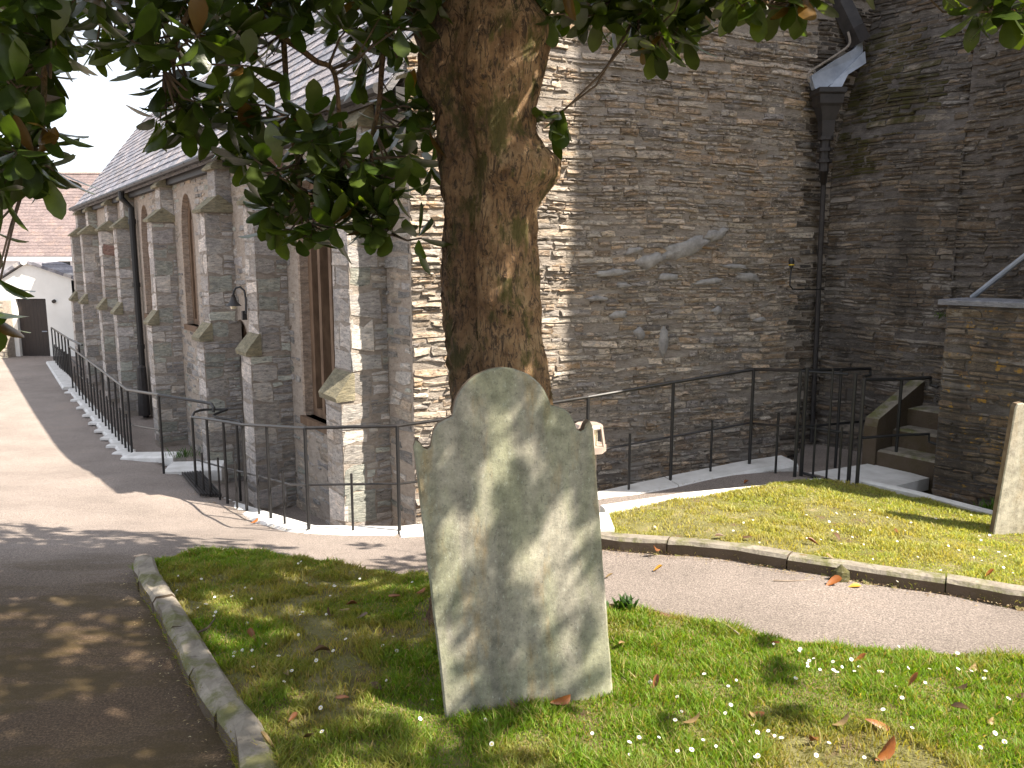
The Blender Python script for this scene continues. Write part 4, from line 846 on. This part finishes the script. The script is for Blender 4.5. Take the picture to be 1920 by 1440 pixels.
for z, l, r_ in zip(zz, ls, rs):
    W_ = (r_-l); cA = l+W_*.20; rA = W_*.20; cB = r_-W_*.355; rB = W_*.355; cxm = l+W_*.5
    for k in range(NA):
        th = 2*math.pi*k/NA; dx, dy = math.cos(th), math.sin(th); best = .02
        for (cc, rr, oy) in ((cA, rA, -.01), (cB, rB, -.03)):
            ox = cc-cxm; bq = ox*dx+oy*dy; disc = bq*bq-(ox*ox+oy*oy-rr*rr)
            if disc > 0: best = max(best, bq+math.sqrt(disc))
        best = max(.02, best-.018)
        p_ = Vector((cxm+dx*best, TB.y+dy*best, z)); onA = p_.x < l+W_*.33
        ro = (.020*noise.fractal(Vector((p_.x*9, p_.y*9, z*3)), 1, 2, 5)+(.03 if onA else .006)*abs(noise.fractal(Vector((p_.x*22, p_.y*22, z*7)), 1, 2, 3)))
        for (kx, kz, kr, kh) in ((P(948,347,TD).x, P(948,347,TD).z, .05, .03), (P(955,575,TD).x, P(955,575,TD).z, .035, .03), (P(1000,570,TD).x, P(1000,570,TD).z, .03, .02), (P(945,215,TD).x, P(945,215,TD).z, .02, .012), (P(850,160,TD).x, P(850,160,TD).z, .08, .025), (P(945,270,TD).x, P(945,270,TD).z, .018, .012)):
            if dy < 0: dd = math.hypot(p_.x-kx, z-kz)/kr; ro += kh*math.exp(-dd*dd)-(kh*1.3*math.exp(-(dd*3.2)**2))
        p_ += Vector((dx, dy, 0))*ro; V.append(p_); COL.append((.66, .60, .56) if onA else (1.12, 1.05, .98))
nr = len(zz); idx = np.arange(nr*NA).reshape(nr, NA); nxt = np.roll(idx, -1, 1)
fc = np.stack([idx[:-1], nxt[:-1], nxt[1:], idx[1:]], -1).reshape(-1, 4)
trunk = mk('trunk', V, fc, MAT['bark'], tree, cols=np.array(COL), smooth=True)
kn = MB(); kc = P(948,347,TD); kc.y -= .215
for k in range(3): kn.tube([kc+Vector((math.cos(a)*(.012+.013*k), -.003*k*0, math.sin(a)*(.010+.011*k))) for a in np.linspace(0, 2*math.pi, 15)], .0045, 5, (1.5, 1.5, 1.4))
kn.build('pruning_scar', MAT['bark'], trunk, col=True)
# peeling bark flakes on the trunk
fl = MB()
for _ in range(260):
    z = random.uniform(-.4, 3.0); i = min(int((z-zz[0])/.016), nr-1); k = random.choice(list(range(76, 124))+list(range(138, 150))+[0, 1, 2, 3]); p_ = Vector(V[i*NA+k]); th = 2*math.pi*k/NA
    o_ = Vector((math.cos(th), math.sin(th), 0)); t_ = Vector((-o_.y, o_.x, 0)); L = random.uniform(.012, .035); wd = random.uniform(.006, .018)
    a = p_+o_*.001; fl.add([a-t_*wd, a+t_*wd, a+t_*wd*.6+o_*random.uniform(.006, .016)-UP*L, a-t_*wd*.7+o_*random.uniform(.004, .012)-UP*L*.8], [(0, 1, 2, 3), (3, 2, 1, 0)], (.8, .7, .6))
fo = fl.build('bark_flakes', MAT['bark'], trunk, col=True); fo['kind'] = 'stuff'
# roots
for pts, r_ in (([G(800,1190), G(770,1200), G(735,1215)], [.09, .06, .02]), ([G(1120,1160)+UP*.01, G(1200,1168)+UP*.03, G(1280,1180)+UP*.01, G(1345,1192)-UP*.01], [.08, .055, .045, .02])):
    b = MB(); b.tube(catmull(pts, 4), list(np.interp(np.linspace(0, 1, len(catmull(pts, 4))), np.linspace(0, 1, len(r_)), r_)), 8, (.9, .85, .8)); b.build('root', MAT['bark'], tree, smooth=True, col=True)
# limbs
tz = 3.6; T0 = Vector((TB.x, TB.y, 3.0))
LIMBS = [([P(838,170,4.35), P(808,70,4.3), P(780,0,4.2), P(720,-160,4.0), (-1.4, 3.2, 4.4), (-2.4, 2.6, 4.6)], .085, .03),
 ([T0+UP*.9, (-.5, 3.6, 4.4), (-1.3, 2.7, 4.5), (-2.2, 1.6, 4.3)], .09, .02),
 ([T0+UP*1.0, (.4, 3.4, 4.6), (1.1, 2.4, 4.8), (1.9, 1.3, 4.6)], .10, .02),
 ([T0+UP*1.0, (.1, 3.2, 4.9), (.2, 2.0, 5.2), (.1, .4, 5.0), (0, -1.2, 4.6)], .10, .02),
 ([T0+UP*.8, (.9, 4.1, 4.0), (1.7, 3.5, 4.1), (2.7, 3.0, 3.9)], .075, .02),
 ([T0+UP*1.1, (-.4, 4.3, 4.8), (-1.6, 4.0, 5.0), (-2.8, 3.9, 4.7)], .085, .02),
 ([P(700,-120,3.9), P(600,-40,3.8), P(500,20,3.75), P(575,108,3.8), P(620,140,3.85), P(650,300,3.9), P(690,330,3.95)], .022, .007),
 ([P(620,-200,4.0), P(420,-60,3.7), P(350,20,3.6), P(300,130,3.5)], .03, .007),
 ([P(300,-180,3.8), P(160,-40,3.4), P(90,120,3.3), P(60,290,3.25)], .028, .006),
 ([P(1080,-160,4.1), P(1150,-20,3.9), P(1230,60,3.85)], .022, .006), ([P(1300,-160,4.0), P(1400,-40,3.8), P(1440,20,3.8)], .022, .006),
 ([P(1980,-160,4.0), P(1900,-40,3.7), P(1860,20,3.7)], .02, .006), ([P(700,-60,4.1), P(720,120,4.05), P(700,300,4.0), P(745,440,4.0)], .02, .005), ([P(560,-100,3.9), P(530,150,3.85), P(560,330,3.85), P(590,420,3.85)], .018, .005)]
LP = []
for pts, ra, rb in LIMBS:
    c_ = catmull(pts, 6); c_ = [q+Vector((nz(q.x*3, q.z*3, 1), nz(q.y*3, q.z*3, 4), nz(q.x*3, q.y*3, 7)))*.05 for q in c_]
    b = MB(); b.tube(c_, list(np.linspace(ra, rb, len(c_))), 8, (.75, .7, .65)); b.build('limb', MAT['bark'], tree, smooth=True, col=True); LP += c_
LPa = np.array([tuple(q) for q in LP])
# leaves
def leafmesh(L, wd, curl, fold):
    V = []; prof_ = [(0, .10), (.22, .55), (.48, .95), (.72, 1.0), (.9, .62), (1.0, .08)]
    for s, w_ in prof_:
        z = -curl*L*s*s
        V += [(s*L, -w_*wd, z+fold*w_*wd), (s*L, 0, z), (s*L, w_*wd, z+fold*w_*wd)]
    Fc = []
    for k in range(5): Fc += [(3*k, 3*k+3, 3*k+4, 3*k+1), (3*k+1, 3*k+4, 3*k+5, 3*k+2)]
    return np.array(V), Fc
LCOL = [(.035, .060, .010), (.045, .075, .012), (.028, .045, .010), (.06, .09, .014), (.05, .07, .015), (.10, .055, .014), (.038, .055, .012), (.07, .10, .016)]
LV = [leafmesh(random.uniform(.125, .165), random.uniform(.030, .038), random.uniform(.02, .3), random.uniform(.03, .25)) for _ in range(8)]
LME = []
for i, (v, f) in enumerate(LV):
    me = bpy.data.meshes.new('leaf'); me.from_pydata(v.tolist(), [], f); me.materials.append(MAT['leaf']); me.polygons.foreach_set('use_smooth', np.ones(len(f), dtype=bool))
    a = me.color_attributes.new('Col', 'FLOAT_COLOR', 'POINT'); a.data.foreach_set('color', np.tile([*LCOL[i], 1], len(v)).astype(np.float32)); LME.append(me)
ROS = []
def ok(p):
    x, y, z = proj(p); return z > 1.5
def region(x0, x1, y0, y1, n_, d0, d1, mind=38, cut=None):
    tries = 0; got = []
    while len(got) < n_ and tries < n_*40:
        tries += 1; x, y = random.uniform(x0, x1), random.uniform(y0, y1)
        if cut and cut(x, y): continue
        if any(math.hypot(x-a, y-b_) < mind*.72 for a, b_ in got): continue
        got.append((x, y)); ROS.append((P(x, y, random.uniform(d0, d1)), 1))
sky_gap = lambda x, y: (85 < x < 320 and 95 < y < 340 and not (x > 262 and y < 150)) or (540 < x < 690 and 45 < y < 165 and random.random() < .75) or (360 < x < 450 and 85 < y < 185) 
region(-40, 110, -30, 300, 34, 2.9, 3.6, cut=sky_gap)
for x, y in ((35,350), (95,350), (5,395), (8,560), (-20,470), (-15,620), (110,345), (60,300), (-25,330)): ROS.append((P(x-10, y-25, random.uniform(3.0, 3.3)), 1))
region(90, 430, -40, 90, 30, 3.2, 4.2, 34, sky_gap)
region(225, 470, 60, 225, 11, 3.3, 4.0, 36, sky_gap)
region(300, 480, 170, 260, 9, 3.5, 4.0, 34)
region(440, 830, -40, 60, 34, 3.4, 4.3, 34, sky_gap)
region(430, 640, 150, 320, 17, 3.5, 4.1, 34, sky_gap)
region(500, 700, 290, 430, 17, 3.7, 4.1, 36)
region(640, 815, 60, 330, 19, 3.8, 4.5, 38)
region(610, 740, 330, 430, 9, 3.8, 4.1, 34)
for x, y in ((495,395), (500,330), (585,440), (560,455), (720,440), (790,455), (300,235), (700,420), (770,300), (805,250), (1042,225), (1032,240), (740,365), (500,400)): ROS.append((P(x, y-8, 3.85), 1))
region(1000, 1200, -30, 35, 20, 3.7, 4.2, 30); region(1190, 1290, 10, 70, 9, 3.7, 4.1, 30); ROS.append((P(1225,95,3.8), 1)); ROS.append((P(1210,75,3.85), 1)); region(1290, 1510, -40, 15, 18, 3.6, 4.2, 30)
region(1510, 1800, -80, -45, 6, 3.6, 4.0, 30); region(1820, 1960, -50, 30, 7, 3.4, 3.8, 32)
region(-60, 1980, -150, -45, 75, 3.2, 4.6, 32)
nvis = len(ROS)
while len(ROS) < nvis+1450:                                # the crown above and behind the viewer
    a, b_, c_ = [random.gauss(0, 1) for _ in range(3)]; l_ = math.sqrt(a*a+b_*b_+c_*c_); q = random.random()**.28
    p_ = Vector((-.1+3.5*q*a/l_, 2.0+3.3*q*b_/l_, 4.3+1.75*q*c_/l_))
    x, y, z = proj(p_)
    if nz(p_.x*.9+3, p_.y*.9, p_.z*.9) > .27: continue
    if z > 0 and (y > -95 and -150 < x < 2100): continue
    if p_.z < 3.0 or (p_-Vector((0, 0, EYE))).length < 1.7: continue
    ROS.append((p_, 0))
for _ in range(110):                                       # unseen extra leaf clusters, added to shade the headstone
    p_ = Vector((2.45+random.gauss(0, .75), 1.85+random.gauss(0, .5), 4.1+random.gauss(0, .45)))
    x, y, z = proj(p_)
    if z > 0 and y > -95 and -150 < x < 2100: continue
    ROS.append((p_, 0))
allL = []; tw = MB()
for (p_, vis) in ROS:
    d2 = ((LPa-np.array(p_))**2).sum(1); nb = Vector(LPa[int(d2.argmin())]); 
    ax = (p_-nb); ax = ax.normalized() if ax.length > .01 else Vector((0, 0, 1)); ax = (ax+Vector((random.uniform(-.5, .5), random.uniform(-.5, .5), random.uniform(-.5, .3)))).normalized()
    if (p_-nb).length < 1.1 or not vis:
        mid = p_.lerp(nb, .5)+Vector((0, 0, -.06+random.uniform(-.05, .1))); tw.tube([nb, mid, p_], [.008, .005, .004], 4, (.5, .5, .5), cap=False)
    else:
        tw.tube([p_+UP*random.uniform(.12, .3)-ax*.1, p_-ax*.03+UP*.04, p_], [.006, .005, .004], 4, (.5, .5, .5), cap=False)
    n_ = random.randint(6, 9); t1 = ax.orthogonal().normalized(); t2 = ax.cross(t1); ph = random.random()*6
    for k in range(n_):
        a = ph+k*2.4; el = random.uniform(-.15, .85) ; d = (t1*math.cos(a)+t2*math.sin(a))*math.cos(el)+ax*math.sin(el); d.z -= random.uniform(.05, .45); d.normalize()
        s_ = d.cross(UP); s_ = s_.normalized() if s_.length > .1 else t1; n2 = s_.cross(d)
        if n2.z < 0: n2 = -n2; s_ = -s_
        rr = random.uniform(-.5, .5); s2 = s_*math.cos(rr)+n2*math.sin(rr); n2 = d.cross(s2)*1.0
        M = Matrix(((d.x, s2.x, n2.x, 0), (d.y, s2.y, n2.y, 0), (d.z, s2.z, n2.z, 0), (0, 0, 0, 1)))
        sc = random.uniform(.9, 1.2) if vis else random.uniform(.8, 1.15); base = p_+d*.012-ax*random.uniform(0, .05); ci = random.choices(range(8), [5, 5, 5, 3, 4, 1.0, 5, 2])[0]
        M = Matrix.Translation(base)@M@Matrix.Scale(sc, 4); ce = base+d*.07; x, y, z = proj(ce)
        allL.append((z if (vis and z > 0 and 0 < x < 1920 and 0 < y < 700) else 99, ci, M, y))
vis_ = sorted([q for q in allL if q[0] < 99], key=lambda q: q[0]-q[3]*.004)[:300]; ids = set(id(q) for q in vis_)
TW = wl(tree)
for zc_, ci, M, y in vis_:
    o = bpy.data.objects.new('leaf', LME[ci]); C.objects.link(o); o.parent = tree; o.matrix_local = Matrix.Translation(-TW)@M
VV = []; FF = []; CC = []; base = 0
lf = [np.array([f for f in q[1]]) for q in LV]
for q in allL:
    if id(q) in ids: continue
    v, f = LV[q[1]]; m_ = np.array(q[2]); vv = v@m_[:3, :3].T+m_[:3, 3]; VV.append(vv); FF.append(lf[q[1]]+base); base += len(vv); c_ = np.array(LCOL[q[1]])*random.uniform(.8, 1.2); CC.append(np.tile(c_, (len(vv), 1)))
o = mk('foliage', np.concatenate(VV), np.concatenate(FF), MAT['leaf'], tree, cols=np.concatenate(CC), smooth=True); o['kind'] = 'stuff'
o = tw.build('twigs', MAT['twig'], tree); o['kind'] = 'stuff'

# ------------------------------------------------------------------ fallen leaves, daisies, sticks, small plants
DCOL = [(.30, .10, .02), (.36, .17, .035), (.22, .085, .03), (.30, .21, .10), (.13, .075, .04), (.50, .27, .03)]
def fallen(p, rot, ci, s=1.0, tilt=.2, flip=False, curl=None):
    v, f = leafmesh(.115*s, .026*s, random.uniform(-.7, .7) if curl is None else curl, random.choice([-1, 1])*random.uniform(.4, 1.3)); M = Matrix.Rotation(rot, 3, 'Z')@Matrix.Rotation(-tilt, 3, 'Y')@Matrix.Rotation(random.uniform(-.5, .5), 3, 'X')
    vv = [Vector(p)+M@Vector(q) for q in v]; lo = min(q.z for q in vv); vv = [q+UP*(p.z-lo+.004) for q in vv]
    bott = [q-UP*.0015 for q in vv]; ff = list(f)+[tuple(i+len(vv) for i in g_[::-1]) for g_ in f]
    return mk('fallen_leaf', vv+bott, ff, MAT['dead_leaf'], None, cols=np.array([DCOL[ci]]*(2*len(vv)))*random.uniform(.85, 1.15), smooth=True)
def LG(x, y, w_): 
    q = onground(x, y, .06 if w_ == 1 else .1 if w_ == 2 else 0.0)
    if w_: q.z = float(lawn_h(q.x, q.y, w_))+.012
    return q
NAMED = [(1548,1100,0,.3,0,1.45,'large orange fallen leaf against the kerb beside a mossy stone'), (1590,1104,0,.0,5,1.1,'yellow-orange fallen leaf on the path right of the mossy stone'), (1225,1072,0,.1,5,.9,'yellow fallen leaf on the path just right of the headstone'),
 (1135,1086,0,.4,3,.8,'pale tan fallen leaf on the path touching the headstone edge'), (1845,1082,2,.1,0,1.0,'orange fallen leaf on the raised lawn near the right edge'), (1030,1335,1,.5,0,1.35,'curled brown and orange leaf at the foot of the leaning headstone'),
 (990,1345,1,2.9,4,1.1,'dark curled leaf lying left of the orange one at the headstone foot'), (1225,1305,1,.9,2,.9,'rust-red fallen leaf on the grass right of the headstone'), (1400,1345,1,.2,2,1.0,'brown fallen leaf in the lower centre of the front lawn'),
 (1700,1290,1,.2,0,.9,'bright orange fallen leaf on the sunny right of the front lawn'), (1620,1368,1,-.1,2,1.15,'long rust leaf on the grass at lower right'), (1560,1362,1,.1,3,1.0,'pale straw-coloured leaf left of the long rust leaf'), (1600,1250,1,.1,0,.8,'small orange leaf near the path edge of the front lawn'),
 (1810,1260,1,.5,3,1.0,'upturned tan leaf beside the daisies by the path'), (1445,1215,1,.6,2,.7,'small red-brown leaf standing in the grass near the path'), (1640,1432,1,.4,0,1.3,'large orange leaf cut by the bottom edge'), (1160,1225,1,1.4,3,1.0,'tan leaf leaning beside the headstone edge'),
 (650,1140,1,.4,2,.8,'brown leaf in the shaded grass left of the trunk'), (575,1100,1,-.4,3,.7,'pale curled leaf near the back edge of the lawn'), (780,1125,1,.2,0,.8,'orange-brown leaf just left of the headstone'), (1395,908,0,.7,0,.9,'orange leaf on the strip by the black railing'), (1890,1305,1,-.3,4,.9,'dark twisted leaf at the right edge of the lawn'), (470,983,0,.9,0,1.2,'red-brown leaf against the plinth corner')]
for x, y, wq, rot, ci, s, lab in NAMED: tag(fallen(LG(x, y, wq), rot, ci, s*.66), lab, 'leaf')
for k in range(26):
    x, y = random.choice([(random.uniform(470, 820), random.uniform(1120, 1420)), (random.uniform(1160, 1900), random.uniform(1230, 1430)), (random.uniform(1200, 1850), random.uniform(1000, 1060))]); wq = 2 if y < 1070 else 1
    tag(fallen(LG(x, y, wq), random.uniform(0, 6.28), random.choice([2, 3, 4, 4]), random.uniform(.4, .7)), *((('small dull brown leaf on the sunny raised lawn', 'leaf', 'dull leaves on the raised lawn')) if wq == 2 else ('small dull brown leaf in the shaded grass left of the headstone', 'leaf', 'dull leaves left of the headstone') if x < 900 else ('small dull brown leaf among the daisies right of the headstone', 'leaf', 'dull leaves right of the headstone')))
DAI = [(604,1387), (1198,1402), (1110,1395), (1235,1402), (1270,1420), (1296,1425), (1380,1290), (1370,1332), (1318,1400), (1342,1410), (1405,1395), (1420,1377), (1440,1380), (1452,1388), (1465,1385), (1320,1270), (1655,1340), (1365,1300), (1180,1408), (1530,1424), (1620,1430), (1890,1318), (1180,1440), (500,1218), (523,1245), (405,1160), (455,1230), (440,1235), (560,1205), (548,1280)]
DAI = [(x, min(y, 1432)) for x, y in DAI]
for _ in range(26): DAI.append((random.gauss(1650, 130), random.gauss(1255, 18)))
for _ in range(22): DAI.append((random.gauss(1500, 260), random.uniform(1260, 1435)))
for _ in range(42): DAI.append((random.uniform(290, 820), random.triangular(1050, 1430, 1080)))
for _ in range(70): DAI.append((random.gauss(1650, 200), random.uniform(965, 1095)))
pet = MB()
for k in range(14):
    a = 2*math.pi*k/14; pet.add([(math.cos(a-.12)*.004, math.sin(a-.12)*.004, 0), (math.cos(a-.17)*.0115, math.sin(a-.17)*.0115, .0015), (math.cos(a)*.0135, math.sin(a)*.0135, .001), (math.cos(a+.17)*.0115, math.sin(a+.17)*.0115, .0015), (math.cos(a+.12)*.004, math.sin(a+.12)*.004, 0)], [(0, 1, 2, 3, 4)], m=0)
pet.add([(math.cos(a)*.0045, math.sin(a)*.0045, .0012) for a in np.linspace(0, 5.6, 8)]+[(0, 0, .004)], [(k, (k+1) % 8, 8) for k in range(8)], m=1)
pet.add([(-.0008, 0, 0), (.0008, 0, 0), (.0008, 0, -.035), (-.0008, 0, -.035)], [(0, 1, 2, 3)], m=2)
dme = bpy.data.meshes.new('daisy'); dme.from_pydata(pet.v, [], pet.f); [dme.materials.append(MAT[k]) for k in ('petal', 'yolk', 'grass')]; dme.polygons.foreach_set('material_index', pet.m)
cnt = 0
for x, y in DAI:
    wq = 2 if y < 1110 and x > 1000 else 1
    if y > 1440 or x > 1925: continue
    q = LG(x, y, wq)
    if not inpoly(np.array([q.x]), np.array([q.y]), LAWN1 if wq == 1 else LAWN2)[0]: continue
    if cnt > 270: break
    o = bpy.data.objects.new('daisy', dme); C.objects.link(o); o.location = q+UP*random.uniform(.012, .028); s = random.uniform(.45, .75); o.scale = (s, s, s); o.rotation_euler = (random.uniform(-.1, .75), random.uniform(-.4, .4), random.uniform(-.6, .6)); cnt += 1
    zn = ('small white daisy open on the sunny raised lawn behind the kerb', 'daisies on the raised lawn') if wq == 2 else ('white daisy in the shaded grass left of the leaning headstone', 'daisies in the shaded grass left of the headstone') if x < 900 else ('white daisy in the band beside the path edge at right', 'daisies in the band along the path edge') if y < 1300 else ('large white daisy with yellow centre in the near grass at bottom right', 'daisies in the near grass')
    tag(o, zn[0], 'daisy', zn[1])
def stick(pts, r_, lab, mat='deadwood'):
    b = MB(); c_ = catmull(pts, 4); b.tube(c_, list(np.linspace(r_, r_*.5, len(c_))), 6); tag(b.build('stick', MAT[mat], None), lab, 'stick')
stick([LG(1340,1168,1)+UP*.02, LG(1362,1180,1)+UP*.015, LG(1385,1198,1)+UP*.01], .009, 'short dead stick by the path edge right of the trunk root')
stick([LG(1210,1268,1), LG(1222,1282,1)+UP*.01, LG(1238,1300,1)], .006, 'thin bent stick in the grass right of the headstone')
stick([G(1450,1094)+UP*.01, G(1490,1094)+UP*.012, G(1525,1090)+UP*.01], .006, 'pale stick on the path touching the orange leaf')
stick([LG(370,1195,1)+UP*.03, LG(390,1190,1)+UP*.03, LG(405,1178,1)+UP*.045], .007, 'twisted dead leaf stalk beside the left kerb', 'twig')
rk = MB(); q = G(1575,1092); pv = []
for k in range(7): a = k*.9; pv.append(q+Vector((math.cos(a)*random.uniform(.05, .075), math.sin(a)*.04, 0)))
pt = [v+UP*random.uniform(.07, .10)+Vector((.01, 0, 0)) for v in pv]; pt = [q+(v-q)*.75+UP*.0 for v in pt]; rk.add(pv+pt+[q+UP*.115], [(k, (k+1) % 7, 7+(k+1) % 7, 7+k) for k in range(7)]+[(7+k, 7+(k+1) % 7, 14) for k in range(7)], (.14, .14, .07)); tag(rk.build('stone', MAT['drip'], None, col=True), 'dark mossy broken stone leaning on the kerb beside the orange leaf', 'stone')
def clump(name, c_, n_, h, spread, label, cat, col=(.06, .11, .02), hang=False, root=None, wd=.004, normal=None):
    V = []; Fc = []; cc = []
    for k in range(n_):
        o_ = Vector(c_)+Vector((random.gauss(0, spread), random.gauss(0, spread*.5), random.gauss(0, spread*.25) if hang else 0)); a = random.uniform(0, 6.28); d = Vector((math.cos(a), math.sin(a), 0)); L = h*random.uniform(.5, 1.1)
        tip = o_+(d*.7+UP*(random.uniform(-.5, .4) if hang else 1))*L; m_ = o_+(d*.35+UP*(.25 if hang else .7))*L; s_ = Vector((-d.y, d.x, 0))*wd*random.uniform(.7, 1.5); i = len(V)
        V += [o_-s_*.6, o_+s_*.6, m_-s_, m_+s_, tip]; Fc += [(i, i+1, i+3, i+2), (i+2, i+3, i+4)]; cc += [tuple(Vector(col)*random.uniform(.7, 1.4))]*5
    o = mk(name, V, Fc, MAT['moss'], root, cols=np.array(cc))
    return tag(o, label, cat) if label else o
clump('fern', P(1890,592,7.0)-WV*.03, 90, .10, .06, 'green fern tuft hanging below the slate coping', 'fern', hang=True)
clump('fern', P(1775,592,7.35)-WV*.03, 60, .06, .05, 'small fern tuft growing in the joints near the corner of the stair wall', 'fern', hang=True)
clump('weed', P(1872,965,6.75), 260, .12, .10, 'bright green weeds at the foot of the stair wall', 'weeds', (.07, .15, .02))
clump('weed', P(352,857,11.3), 90, .14, .10, 'small green weed growing in the sunken gutter by the church', 'weeds', (.04, .10, .02))
clump('weed', P(1612,56,9.3)+Vector((0,-.1,-.32)), 40, .07, .03, 'tiny green plant rooted under the lead flashing', 'weeds', (.05, .11, .02), hang=True)
clump('weed', LG(1170,1148,1), 30, .07, .03, 'low leafy weed at the lawn edge right of the headstone', 'weeds', (.04, .09, .02), wd=.009)
# grit and leaf crumbs gathered along the kerb foot and plinth
V = []; Fc = []; cc = []
for line, sg, cnt_ in ((UK, -1, 900), (KT, -1, 400), (LK, -1, 260), (BK, 1, 300)):
    dl = dens([tuple(p) for p in line], .02)
    for k in range(cnt_):
        p_ = random.choice(dl); o_ = Vector((p_.x+random.gauss(0, .03)+(-.06 if line is LK else 0), p_.y-abs(random.gauss(0, .05))-(.17 if line is KT else .01) if line is not BK else p_.y+random.gauss(.02, .04), 0)); o_.z = gz(o_.x, o_.y)+.014
        if line is UK and o_.y > p_.y: continue
        a = random.uniform(0, 6.28); L = random.uniform(.003, .011); d = Vector((math.cos(a), math.sin(a), 0)); s_ = Vector((-d.y, d.x, 0))*L*.4; j = len(V)
        V += [o_-d*L, o_+s_+UP*.004, o_+d*L, o_-s_+UP*.003]; Fc.append((j, j+1, j+2, j+3)); cc += [tuple(Vector(random.choice([(.20, .13, .07), (.30, .22, .13), (.10, .06, .04), (.36, .30, .2)])))]*4
o = mk('leaf_litter', V, np.array(Fc), MAT['dead_leaf'], None, cols=np.array(cc)); tag(o, 'fine brown leaf crumbs and grit gathered along the kerbs', 'litter', kind='stuff')
# moss cushions on the left kerb
V = []; Fc = []; cc = []
for i, q in enumerate(dens([tuple(p) for p in LK[6:]], .02)):
    if nz(q.x*3, q.y*3, 2) < -.02: continue
    for k in range(38):
        o_ = q+Vector((random.gauss(.02, .022), random.uniform(-.02, .02), 0)); o_.z = gz(o_.x, o_.y)+random.uniform(.05, .088); a = random.uniform(0, 6.28); d = Vector((math.cos(a)*.8-.2, math.sin(a)*.8, .5)); L = random.uniform(.006, .016); s_ = Vector((-d.y, d.x, 0))*.0016; j = len(V)
        V += [o_-s_, o_+s_, o_+d*L]; Fc.append((j, j+1, j+2)); cc += [tuple(Vector((.17, .15, .02))*random.uniform(.5, 1.4))]*3
if V: o = mk('moss', V, np.array(Fc), MAT['moss'], kb, cols=np.array(cc)); o['kind'] = 'stuff'
print('TRIS', sum(len(o.data.polygons) for o in SC.objects if o.type == 'MESH'), 'OBJ', len(SC.objects))
